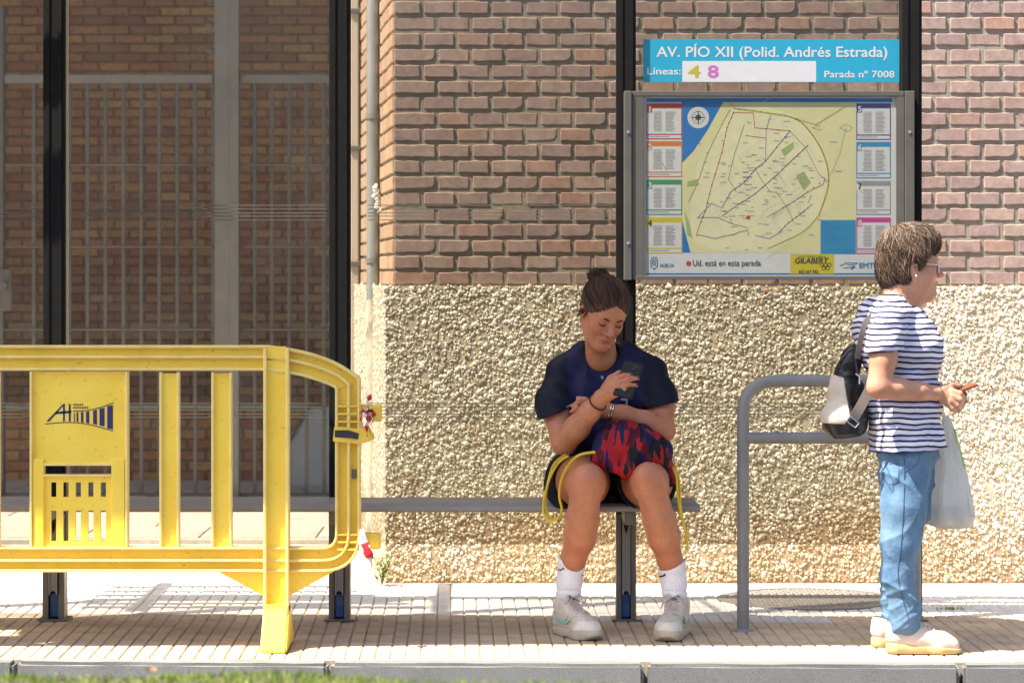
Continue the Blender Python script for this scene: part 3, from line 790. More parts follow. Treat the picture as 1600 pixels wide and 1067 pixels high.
poly(MB(), [(1065, 160), (1130, 160), (1105, 205), (1084, 236), (1066, 255)], 1).build('sea', M['p_blue'], po)
poly(MB(), [(1066, 345), (1079, 395), (1066, 395)], 1).build('sea', M['p_blue'], po)
poly(MB(), [(1130, 160), (1337, 160), (1337, 395), (1079, 395), (1066, 345), (1066, 255), (1084, 236), (1105, 205)], 1).build('map_land', M['p_land'], po)
rl = random.Random(11)
inner = [(1145, 168), (1195, 166), (1240, 180), (1275, 215), (1297, 275), (1285, 330), (1250, 365), (1190, 392), (1120, 392), (1082, 378), (1078, 330), (1090, 255), (1118, 210)]
poly(MB(), inner, 2).build('map_town', M['p_land2'], po)
ln = MB()
for k in range(120):
    a = rl.random(); c = Vector((1190+rl.gauss(0, 45), 290+rl.gauss(0, 48))); dr = Vector((.83, -.55)) if rl.random() < .6 else Vector((.5, .86))
    l = rl.uniform(12, 45); line(ln, [c-dr*l/2, c+dr*l/2], .7, 3)
ln.build('street_lines', M['p_road'], po)
gr = MB(); poly(gr, [(1243, 275), (1256, 268), (1267, 285), (1256, 298)], 4); poly(gr, [(1220, 235), (1240, 222), (1240, 232), (1226, 245)], 4); poly(gr, [(1074, 284), (1090, 280), (1092, 290), (1074, 292)], 4); poly(gr, [(1070, 330), (1076, 345), (1082, 372), (1074, 368)], 4)
gr.build('park_areas', M['p_leaf'], po)
lg = MB(); line(lg, spline([(1148, 170), (1200, 177), (1243, 186), (1270, 212), (1290, 250), (1294, 290), (1280, 335)], 5), 2.2, 5)
line(lg, [(1243, 186), (1275, 195), (1322, 166)], 1.6, 5); line(lg, spline([(1280, 335), (1255, 362), (1200, 388)], 5), 1.2, 5); line(lg, [(1148, 170), (1142, 162)], 1.6, 5); line(lg, spline([(1140, 172), (1108, 235), (1092, 280), (1076, 316)], 5), 1.4, 5)
lg.build('road_lines', M['p_gold'], po)
def routes(m, paths, w=1.5):
    q = MB()
    for p in paths: line(q, p, w*.72, 6)
    q.build('route_line', M[m], po)
routes('p_red', [[(1146, 176), (1136, 200), (1128, 238), (1112, 290), (1102, 330), (1092, 355), (1088, 368)], [(1148, 176), (1177, 177), (1179, 200), (1215, 203), (1234, 205)], [(1165, 212), (1196, 216)]], 1.1)
routes('p_mauve', [[(1088, 368), (1094, 367), (1116, 373), (1132, 369), (1148, 366), (1156, 362), (1168, 360), (1170, 368)], [(1090, 340), (1121, 340), (1145, 350), (1168, 356)], [(1234, 205), (1258, 230), (1279, 272), (1289, 280), (1286, 288), (1262, 300), (1240, 315), (1215, 330), (1198, 340)]], 1.3)
routes('p_navy', [[(1234, 205), (1222, 220), (1196, 252), (1180, 265), (1163, 285), (1142, 300), (1128, 325)], [(1262, 228), (1240, 248), (1213, 274), (1180, 303), (1150, 322), (1128, 338)]], 1.2)
routes('p_sky', [[(1128, 325), (1112, 318), (1090, 340)], [(1268, 320), (1250, 335), (1232, 348), (1215, 365), (1202, 373), (1180, 368)], [(1204, 180), (1197, 203), (1196, 252)], [(1268, 305), (1262, 318)]], 1.1)
routes('p_green', [[(1163, 195), (1148, 240), (1138, 280), (1150, 300)], [(1213, 300), (1232, 328), (1240, 348)], [(1180, 265), (1192, 285), (1204, 300)]], 1.0)
routes('p_grey', [[(1322, 200), (1312, 240), (1302, 265), (1296, 274)], [(1312, 200), (1322, 194), (1332, 200), (1324, 206), (1312, 200)], [(1268, 200), (1280, 196), (1282, 204), (1268, 200)]], .8)
dots = MB()
for k in range(130):
    c = (1190+rl.gauss(0, 52), 282+rl.gauss(0, 52)); w = rl.uniform(4, 11)
    if 1086 < c[0] < 1320 and 168 < c[1] < 390: R_(dots, c[0], c[0]+w, c[1], c[1]+1.1, 5.5)
dots.build('street_names', M['p_grey'], po)
stp = MB()
for path in ([(1146, 176), (1136, 200), (1128, 238), (1112, 290), (1102, 330), (1092, 355)], [(1234, 205), (1222, 220), (1196, 252), (1180, 265), (1163, 285), (1142, 300)], [(1262, 228), (1240, 248), (1213, 274), (1180, 303), (1150, 322)], [(1289, 280), (1262, 300), (1240, 315), (1215, 330)], [(1268, 320), (1250, 335), (1232, 348), (1215, 365)]):
    for a, b_ in zip(path, path[1:]):
        for t_ in (0, .33, .66): c = (a[0]+(b_[0]-a[0])*t_, a[1]+(b_[1]-a[1])*t_); R_(stp, c[0]-.9, c[0]+.9, c[1]-.9, c[1]+.9, 7)
stp.build('stop_marks', M['p_navy'], po)
def disc(px, py, r, lay, n=20): return [(px+r*math.cos(6.2832*k/n), py+r*math.sin(6.2832*k/n)) for k in range(n)]
poly(MB(), disc(1091, 184, 17, 2), 3).build('compass_disc', M['p_white'], po)
cp = MB()
for k in range(8):
    a = k*math.pi/4; r = 13 if k % 2 == 0 else 7
    poly(cp, [(1091+r*math.cos(a), 184+r*math.sin(a)), (1091+3*math.cos(a+.5), 184+3*math.sin(a+.5)), (1091, 184), (1091+3*math.cos(a-.5), 184+3*math.sin(a-.5))], 4)
line(cp, disc(1091, 184, 9.5, 4)+[disc(1091, 184, 9.5, 4)[0]], .8, 4)
cp.build('compass_rose', M['p_ink'], po)
poly(MB(), disc(1169, 340, 3.2, 7), 8).build('stop_dot', M['p_red'], po)
def route_list(n, x0, x1, y0, y1, m):
    R_(MB(), x0, x1, y0, y1, 2).build('list_card', M[m], po)
    R_(R_(MB(), x0+1.6, x1-1.6, y0+8, y1-8.5, 3), x0+1.6, x1-1.6, y1-6.5, y1-1.6, 3).build('list_paper', M['p_white'], po)
    q = MB(); k = y0+13
    while k < y1-12:
        a = rl.uniform(0, 5); R_(q, x0+10+a*.5, x0+25-a*.4, k, k+1.2, 4); R_(q, x0+30, x0+46-rl.uniform(0, 5), k, k+1.2, 4); k += 2.1
    R_(q, x0+4, x1-20, y1-5, y1-3.6, 4)
    q.build('list_rows', M['p_grey'], po)
    R_(MB(), x0+.1, x0+9, y0+4, y0+14.5, 4).build('number_field', M['p_white'] if n == '7' else M[m], po)
    text('lettering', n, M['p_ink'] if n in '47' else M['p_white'], (X(x0+2.2, MD), PD-.0007, Z(y0+13, MD)), 10*MD/F*1.3, po, bold=.03)
for n, (y0, y1), m in (('1', (162, 218), 'p_red'), ('2', (221, 277), 'p_orange'), ('3', (281, 336), 'p_green'), ('4', (340, 396), 'p_yellow')):
    route_list(n, 1010, 1066, y0, y1, m)
for n, (y0, y1), m in (('5', (162, 219), 'p_navy'), ('6', (222, 279), 'p_sky'), ('7', (283, 336), 'p_grey'), ('8', (340, 397), 'p_pink')):
    route_list(n, 1338, 1392, y0, y1, m)
R_(MB(), 1282, 1337, 344, 397, 3).build('blue_note', M['p_sky'], po)
q = MB()
for k in range(7): R_(q, 1285, 1285+rl.uniform(10, 40), 349+k*4.3, 350.2+k*4.3, 4)
q.build('note_rows', M['p_blue'], po)
poly(MB(), disc(1076, 412, 4, 4), 3).build('legend_dot', M['p_red'], po)
T('Ud. está en esta parada', 'p_ink', 1082, 415.5, 9.5, po, 106, d=MD, off=.0005, bold=.008)
T('HUELVA', 'p_sky', 1031, 417.5, 5.5, po, 22, d=MD, off=.0005, bold=.02)
q = MB(); line(q, [(1017, 407), (1027, 407), (1027, 416), (1022, 421), (1017, 416), (1017, 407)], 1.6, 3); line(q, disc(1022, 412, 2.4, 3)+[disc(1022, 412, 2.4, 3)[0]], 1.3, 3)
for k in range(4): R_(q, 1017.5+k*2.6, 1019+k*2.6, 401.5, 405, 3)
q.build('city_crest', M['p_sky'], po)
R_(MB(), 1235, 1303, 397, 428, 2).build('advert_field', M['p_yellow'], po)
T('GILABERT', 'p_ink', 1241, 411.5, 8.5, po, 52, d=MD, off=.0006, bold=.03, shear=.2)
T('AUTOESCUELA', 'p_ink', 1248, 402.6, 3, po, 42, d=MD, off=.0006)
T('652 657 932', 'p_ink', 1248, 427, 5, po, 30, d=MD, off=.0006, bold=.02)
q = MB()
for cx, cy in ((1284, 414), (1290, 414), (1296, 414), (1287, 419), (1293, 419)): line(q, disc(cx, cy, 2.7, 3, 12)+[disc(cx, cy, 2.7, 3, 12)[0]], 1.0, 4)
q.build('ring_mark', M['p_ink'], po)
T('EMTUSA', 'p_sky', 1342, 418.5, 8, po, 44, d=MD, off=.0006, bold=.03)
q = MB(); line(q, [(1312, 416), (1322, 411), (1340, 411), (1333, 414), (1324, 414)], 1.3, 3); line(q, [(1318, 419), (1336, 417), (1330, 421), (1334, 416)], 1.3, 3)
q.build('bus_mark', M['p_sky'], po)
M['acrylic'] = glass_mat('map cover', (.93, .93, .91), .45)
MB().box(ix0+.001, ix1-.001, PD-.0042, PD-.0022, iz0+.001, iz1-.001).build('cover', M['acrylic'], mp_)
# ================================================================== YELLOW BARRIER
BR = 10.02
m, t, b = nt_new('yellow barrier plastic')
vec = coords(t)
c = ramp(t, noise(t, vec, 5, 5), [(.3, (.93, .61, .045)), (.7, (.98, .70, .08))])
c = mixf(t, ramp(t, noise(t, vec, 17, 8, .7), [(.60, (0, 0, 0)), (.73, (.55,)*3)]), c, (.70, .52, .2))
c = mixf(t, ramp(t, noise(t, vec, 60, 4, .7), [(.62, (0, 0, 0)), (.70, (.6,)*3)]), c, (.3, .2, .07))
t.links.new(c, b.inputs['Base Color']); b.inputs['Roughness'].default_value = .5; b.inputs['Subsurface Weight'].default_value = .0
bump(t, b, noise(t, vec, 9, 3), .12, .01); M['yellow'] = m
M['yglint'] = pbr('yellow edge with painted highlight', (.88, .68, .22), .5, ns=10, var=.1, dirt=(.7, .5, .15), dscale=8, damt=.6)  # paler yellow on ribs and edges paints in their bright highlights
M['yhook'] = pbr('yellow hook plastic', (.86, .56, .06), .5, ns=8, var=.1)
M['logo'] = pbr('navy logo print', (.025, .018, .10), .5, ns=40, var=.2)
br = tag(empty('crowd_barrier', (X(432, BR), BR, 0)), 'yellow plastic crowd barrier with navy logo at the left', 'barrier')
q2 = lambda pts: [(X(a, BR), Z(b_, BR)) for a, b_ in pts]
pxm = BR/F
MIR = lambda x: 250-x
def loop(o):
    """rounded rail path at offset o px inside the outer edge (right half + mirrored left)"""
    top = [(418, 540+o), (470, 548+o), (520, 564+o*1.02), (563-o, 590+o*.55)]
    R = spline([Vector(p) for p in top[:-1]]+[Vector(top[-1])], 4)
    r = max(6, 60-o*1.0)
    cor = arc([Vector((563-o, 590+o*.55)), Vector((563-o, 892-o)), Vector((430, 892-o))], r, 8)
    right = [tuple(p) for p in R]+[tuple(p) for p in cor[1:]]
    left = [(MIR(x), y) for x, y in right][::-1]
    return right+left
def ring(o, w, y0, y1): return MB().sweep(q2(loop(o)), w*pxm, y0, y1, closed=True)
ring(18.5, 36, BR+.004, BR+.014).build('frame', M['yellow'], br, bevel=.002)
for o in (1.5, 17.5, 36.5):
    ring(o, 4.6, BR-.03, BR+.03).build('frame_rib', M['yglint'], br, bevel=.0045)
def bar(x0, x1, y0=583, y1=855):
    m = MB().box(X(x0+2, BR), X(x1-2, BR), BR-.006, BR+.006, Z(y1, BR), Z(y0, BR))
    o = m.build('upright', M['yellow'], br)
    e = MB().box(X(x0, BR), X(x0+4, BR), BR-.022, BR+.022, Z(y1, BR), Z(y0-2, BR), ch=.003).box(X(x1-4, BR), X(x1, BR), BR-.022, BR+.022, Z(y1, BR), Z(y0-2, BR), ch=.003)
    e.build('upright_edge', M['yglint'], o)
for a, c_ in ((250, 281), (331, 363)):
    bar(a, c_); bar(MIR(c_), MIR(a))
# central panel
pan = MB().box(X(52, BR), X(198, BR), BR-.008, BR+.008, Z(724, BR), Z(580, BR)).build('panel', M['yellow'], br)
xs = [68, 80, 88.5, 99, 108, 118.5, 127, 138, 146.5, 157.5, 166, 177]; zs = [853, 845, 797, 776, 753, 742, 727, 723]
hol = {(i, j) for i in (1, 3, 5, 7, 9) for j in (1, 3)}|{(i, 5) for i in range(0, 11)}
grid_panel([X(x, BR) for x in xs], [Z(y, BR) for y in zs], hol, BR-.008, BR+.008).build('slotted_panel', M['yellow'], br)
for a, c_ in ((52, 70), (175, 196)):
    MB().box(X(a, BR), X(c_, BR), BR-.02, BR+.02, Z(855, BR), Z(716, BR), ch=.004).build('upright', M['yellow'], br)
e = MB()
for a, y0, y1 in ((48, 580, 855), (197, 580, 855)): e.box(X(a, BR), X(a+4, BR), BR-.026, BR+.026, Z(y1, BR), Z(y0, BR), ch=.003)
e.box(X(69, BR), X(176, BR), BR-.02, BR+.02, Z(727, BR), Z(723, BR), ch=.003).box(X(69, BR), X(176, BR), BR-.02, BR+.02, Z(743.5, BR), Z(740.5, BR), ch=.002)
e.build('panel_edge', M['yglint'], br)
# logo on the panel
lg = MB(); L = lambda pts: lg.prism(q2(pts), BR-.0092, BR-.0078)
L([(73, 658), (78, 658), (99, 634), (99, 658), (102, 658), (102, 630), (99, 631)])
L([(88, 643), (112, 641), (112, 645), (86, 647)])
L([(108, 631), (111, 631), (111, 658), (108, 658)])
for a, c_, y0, y1 in ((116, 117.5, 645, 658), (120, 123, 644.5, 658), (127, 131, 644, 659), (135, 140, 643, 660), (146, 152, 641, 662), (156, 164, 638, 664.5), (168, 177, 634, 669)):
    L([(a, y0), (c_, y0-1.3), (c_, y1+1.3), (a, y1)])
lg.sweep(q2(spline([(115, 642), (135, 641), (155, 637), (178, 629)], 5)), .0032, BR-.0092, BR-.0078)
lg.sweep(q2(spline([(71, 662), (95, 660), (120, 660), (140, 663), (160, 668), (177, 673)], 5)), .0032, BR-.0092, BR-.0078)
for y, a, c_ in ((632, 115, 129), (636.5, 115, 138)):
    x = a
    while x < c_: L([(x, y-1.3), (x+1.7, y-1.3), (x+1.7, y+1.3), (x, y+1.3)]); x += 2.7
lg.build('logo', M['logo'], pan)
# stand: upright with a foot sloping towards the camera, and side webs
def stand(x0, x1, mir=False):
    mm = (lambda a: MIR(a)) if mir else (lambda a: a)
    xa, xb = sorted((X(mm(x0), BR), X(mm(x1), BR)))
    w = MB().box(xa+.012, xb-.012, BR-.028, BR+.0, Z(560, BR), Z(541, BR)); w.box(xa+.012, xb-.012, BR-.022, BR, .135, Z(562, BR))
    o = w.build('stand', M['yellow'], br)
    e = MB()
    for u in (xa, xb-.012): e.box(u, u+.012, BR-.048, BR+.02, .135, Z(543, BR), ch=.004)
    e.build('stand_edge', M['yglint'], o)
    ft = MB()
    for s, y_ in ((1, -1), (1, 1)):
        pass
    prof = [(BR-.05, .165), (BR-.055, .135), (BR-.16, .03), (BR-.165, .0), (BR+.19, .0), (BR+.185, .03), (BR+.05, .15), (BR+.0, .165)]
    n = len(prof); ft.add([(xa, y, z) for y, z in prof]+[(xb, y, z) for y, z in prof], [tuple(range(n)), tuple(range(2*n-1, n-1, -1))]+[(i, (i+1) % n, (i+1) % n+n, i+n) for i in range(n)])
    ft.build('foot', M['yellow'], br, bevel=.006)
    for s in ((340, 893, 412), (522, 893, 453)):
        pts = [(mm(s[0]), 892), (mm(s[2]), 892), (mm(s[2]), 930)]
        MB().prism(q2(pts), BR-.008, BR+.008).build('web', M['yellow'], br)
stand(413, 453); stand(413, 453, True)
for y0, y1, x1 in ((632, 658, 596), (832, 857, 594)):
    h = MB().box(X(540, BR), X(x1-15, BR), BR-.01, BR+.03, Z(y1-6, BR), Z(y0, BR), ch=.004).box(X(x1-16, BR), X(x1, BR), BR-.015, BR+.04, Z(y1, BR), Z(y0+1, BR), ch=.005)
    for k in range(3):
        yy = y0+2+k*12*(y1-y0)/26; h.box(X(528, BR), X(562, BR), BR-.027, BR-.003, Z(yy+1.5, BR), Z(yy-1.5, BR))
    h.build('hook', M['yhook'], br, smooth=False)
MB().box(X(550, BR), X(557, BR), BR-.0062, BR-.0035, Z(747, BR), Z(733, BR)).build('slot_plate', M['bronze'], br)
# tape wrapped round the barrier end
M['btape'] = pbr('black tape', (.02, .02, .022), .35, ns=20, var=.3, bmp=.5, bs=30)
tp = tag(empty('black_tape_wrap', P(545, 680, BR)), 'black tape over a yellow band wrapped round the barrier end', 'tape')
w = MB(); pts = [P(523, 672, BR-.035), P(545, 672, BR-.04), P(560, 677, BR-.038), P(568, 683, BR-.02)]; bt = [P(523, 683, BR-.035), P(545, 684, BR-.04), P(558, 686, BR-.04), P(563, 687, BR-.02)]
k = len(pts); w.add([p[:] for p in pts+bt]+[(p+Vector((0, .012, 0)))[:] for p in pts+bt], [(i, i+1, k+i+1, k+i) for i in range(k-1)]+[(2*k+i, 3*k+i, 3*k+i+1, 2*k+i+1) for i in range(k-1)]+[(0, 2*k, 2*k+1, 1), (1, 2*k+1, 2*k+2, 2), (2, 2*k+2, 2*k+3, 3)])
w.build('black_tape', M['btape'], tp, smooth=True)
MB().sweep([(p.x, p.z) for p in (P(522, 677, BR), P(560, 681, BR), P(572, 678, BR), P(580, 674, BR))], 24*pxm, BR-.034, BR+.034).build('yellow_band', M['yhook'], tp, bevel=.003)
# red and white tape ends
def tape_mat(name):
    m, t, b = nt_new(name)
    a = t.nodes.new('ShaderNodeVertexColor'); a.layer_name = 'Col'; t.links.new(a.outputs[0], b.inputs['Base Color']); b.inputs['Roughness'].default_value = .35
    tl = t.nodes.new('ShaderNodeBsdfTranslucent'); t.links.new(a.outputs[0], tl.inputs[0])
    mx = N(t, 'ShaderNodeMixShader'); mx.inputs[0].default_value = .3
    out = next(n for n in t.nodes if n.type == 'OUTPUT_MATERIAL')
    t.links.new(b.outputs[0], mx.inputs[1]); t.links.new(tl.outputs[0], mx.inputs[2]); t.links.new(mx.outputs[0], out.inputs[0]); return m
M['rwtape'] = tape_mat('red and white tape')
def ribbon(name, pts, widths, cols, parent, tw=0.0, m=None):
    c = spline(pts, 6); n = len(c); V = []; Fc = []; C = []
    for i, p in enumerate(c):
        tt = i/(n-1)*(len(widths)-1); a = int(min(tt, len(widths)-2)); w = widths[a]+(widths[a+1]-widths[a])*(tt-a)
        ang = tw*i/(n-1)+.5*math.sin(i*.9); t_ = (c[min(i+1, n-1)]-c[max(i-1, 0)]).normalized()
        s = Vector((1, 0, 0)); s = (s-t_*s.dot(t_)).normalized(); u = t_.cross(s); d = s*math.cos(ang)+u*math.sin(ang)
        nn = t_.cross(d).normalized()*.0006
        V += [p-d*w/2+nn, p+d*w/2+nn, p+d*w/2-nn, p-d*w/2-nn]
        col = cols[int(i/(n-1)*len(cols)*.999)]; C += [col]*4
    for i in range(n-1):
        for k in range(4): Fc.append((4*i+k, 4*i+4+k, 4*i+4+(k+1) % 4, 4*i+(k+1) % 4))
    me = bpy.data.meshes.new(name); me.from_pydata([q[:] for q in V], [], Fc)
    at = me.color_attributes.new('Col', 'FLOAT_COLOR', 'POINT'); at.data.foreach_set('color', [x for c_ in C for x in (*c_, 1)])
    return link(name, me, m or M['rwtape'], parent, smooth=True)
RD_, WH = (.62, .03, .05), (.80, .78, .76)
y = BR-.055
t1 = tag(empty('striped_tape_knot', P(572, 650, y)), 'red and white striped tape knotted on the barrier\'s upper hook', 'tape')
ribbon('tape_tail', [P(579, 616, y), P(577, 622, y), P(574, 630, y), P(577, 641, y)], [.006, .020, .012, .010], [RD_, RD_, WH, RD_], t1, 1.6)
ribbon('tape_tail', [P(576, 640, y), P(569, 648, y-.012), P(564, 655, y-.008), P(567, 666, y)], [.010, .024, .018, .006], [RD_, WH, RD_, WH], t1, 2.2)
ribbon('tape_tail', [P(577, 640, y), P(583, 646, y-.012), P(585, 654, y-.006), P(579, 664, y)], [.010, .020, .016, .006], [RD_, RD_, WH, RD_], t1, -1.9)
ribbon('tape_tail', [P(575, 643, y), P(576, 655, y-.01), P(573, 668, y), P(574, 682, y)], [.010, .022, .014, .008], [WH, RD_, WH, RD_, RD_], t1, 1.2)
ribbon('tape_loop', [P(564, 645, y+.03), P(570, 640, y), P(578, 639, y-.008), P(585, 643, y+.02)], [.012, .014, .014, .012], [RD_, WH, RD_], t1, .9)
t2 = tag(empty('striped_tape_tail', P(572, 870, y)), 'red and white striped tape hanging from the barrier\'s lower hook', 'tape')
ribbon('tape_tail', [P(566, 826, y), P(569, 846, y), P(576, 866, y-.01), P(583, 888, y), P(591, 911, y)], [.010, .030, .034, .014, .004], [WH, WH, RD_, RD_, WH, WH, RD_], t2, 1.1)
ribbon('tape_tail', [P(565, 826, y+.01), P(564, 845, y+.01), P(567, 866, y+.01)], [.010, .022, .008], [WH, WH], t2, .5)

# scrap of white plastic on the rain pipe
sp = MB()
for k in range(9):
    c = P(590+RNG.uniform(-4, 4), 288+k*4.2, pd-.045); sp.tube([c, c+Vector((RNG.uniform(-.02, .02), -.01, -.02)), c+Vector((RNG.uniform(-.015, .015), 0, -.035))], [.006, .012, .004], 6)
tag(sp.build('plastic_scrap', M['scrap'], None, smooth=True), 'crumpled white plastic scrap caught on the rain pipe', 'litter')

# manhole cover in the grey tiles
M['iron'] = pbr('manhole iron', (.22, .20, .18), .6, metal=.4, ns=30, var=.25, bmp=.4)
mc = Vector((X(1262, 11.55), 11.52, 0)); mh = tag(empty('manhole_cover', mc), 'round patterned manhole cover in the grey paving', 'manhole cover')
MB().lathe([(0, .004), (.34, .004), (.345, .002), (.345, -.01)], mc, 40).build('cover', M['iron'], mh)
MB().lathe([(.352, -.01), (.352, .005), (.385, .005), (.387, -.01)], mc, 40).build('rim', M['iron'], mh)
st = MB()
for i in range(-9, 10):
    for j in range(-9, 10):
        x, y_ = i*.035+(.0175 if j % 2 else 0), j*.035
        if x*x+y_*y_ < .32**2:
            st.add([(mc.x+x-.013, mc.y+y_, .0042), (mc.x+x, mc.y+y_-.013, .0042), (mc.x+x+.013, mc.y+y_, .0042), (mc.x+x, mc.y+y_+.013, .0042), (mc.x+x, mc.y+y_, .0095)], [(0, 1, 4), (1, 2, 4), (2, 3, 4), (3, 0, 4)])
tag(st.build('studs', M['iron'], mh), kind='stuff')

# weed growing at the building corner
M['weed'] = leafmat('weed leaf', (.10, .17, .04), (.34, .38, .10), .3)
wc = Vector((X(597, 12.05), 12.02, 0)); g = random.Random(4)
wd = tag(empty('weed', wc), 'small green leafy weed at the foot of the brick corner', 'weed')
V = []; Fc = []; C = []
for s in range(16):
    a = g.uniform(0, 6.28); h = g.uniform(.08, .16); tip = wc+Vector((math.cos(a)*.05, math.sin(a)*.03, h))
    for k in range(9):
        p = wc.lerp(tip, .25+.75*k/8); b_ = g.uniform(0, 6.28); l = g.uniform(.016, .03); d = Vector((math.cos(b_), math.sin(b_), g.uniform(-.2, .7))).normalized(); u = d.cross(Vector((0, 0, 1))).normalized()*l*.28; q = len(V)
        V += [p, p+d*l*.5+u, p+d*l, p+d*l*.5-u]; Fc.append((q, q+1, q+2, q+3)); C += [g.random()]*4
me = bpy.data.meshes.new('foliage'); me.from_pydata([v[:] for v in V], [], Fc)
at = me.color_attributes.new('Col', 'FLOAT_COLOR', 'POINT'); at.data.foreach_set('color', [x for c in C for x in (c, c, c, 1)])
link('foliage', me, M['weed'], wd)
sm = MB()
for s in range(6): sm.tube([wc, wc+Vector((g.uniform(-.03, .03), g.uniform(-.02, .02), .07)), wc+Vector((g.uniform(-.05, .05), g.uniform(-.03, .03), .13))], .002, 5)
sm.build('stem', M['weed'], wd)

# dry leaves on the grass bank, small bits on the paving
M['dry'] = pbr('dry leaf', (.36, .15, .05), .7, ns=30, var=.4); M['dryp'] = pbr('pale dry leaf', (.62, .52, .42), .7, ns=30, var=.2)
def dry_leaf(name, c, s, m, label, seed, cat='leaf', grp=None):
    g = random.Random(seed); n = 12; V = [(0, 0, .25*s)]; 
    for k in range(n):
        a = 6.283*k/n; r = s*(.75+.35*abs(math.cos(a)))*(1+g.uniform(-.15, .15)); V.append((r*math.cos(a), r*.55*math.sin(a), abs(math.sin(a))*s*.35+g.uniform(0, .2)*s))
    V += [(x, y, z+s*.03) for x, y, z in V]; m1 = n+1
    Fc = [(0, 1+k, 1+(k+1) % n) for k in range(n)]+[(m1, m1+1+(k+1) % n, m1+1+k) for k in range(n)]+[(1+k, m1+1+k, m1+1+(k+1) % n, 1+(k+1) % n) for k in range(n)]
    R3 = Matrix.Rotation(g.uniform(-.5, .5), 3, 'X') @ Matrix.Rotation(g.uniform(0, 6), 3, 'Z')
    o = MB().add([Vector(v) for v in [R3 @ Vector(v) for v in V]], Fc).build(name, m, None, smooth=True)
    o.location = c; return tag(o, label, cat, grp)
dry_leaf('dry_leaf', P(236, 1049, GBD-.1), .017, M['dry'], 'curled brown dry leaf on the grass bank', 2)
dry_leaf('dry_leaf', P(145, 1056, GBD-.05), .009, M['dryp'], 'small pale dry leaf on the grass bank', 3)
tg = tag(blades('leaf_scrap', 26, lambda g: Vector((X(1480, 11.2)+g.gauss(0, .03), 11.15+g.gauss(0, .015), .001)), M['weed'], None, (.008, .014), .004, 8), 'tiny green leaf scraps on the beige paving at right', 'leaf scraps', kind='stuff')
g = random.Random(21); bits = MB()
for k in range(150):
    x = g.uniform(-2.1, 2.2); y_ = g.uniform(9.75, 12.05); s = g.uniform(.003, .008); a = g.uniform(0, 6)
    bits.add([(x+s*math.cos(a+i*2.1)*g.uniform(.6, 1.3), y_+s*math.sin(a+i*2.1), .0022+g.uniform(0, .003)) for i in range(3)], [(0, 1, 2)])
M['bits'] = pbr('dark bits', (.12, .09, .06), .8)
tag(bits.build('litter_bits', M['bits']), 'tiny dark bits of litter scattered over the paving', 'litter', kind='stuff')
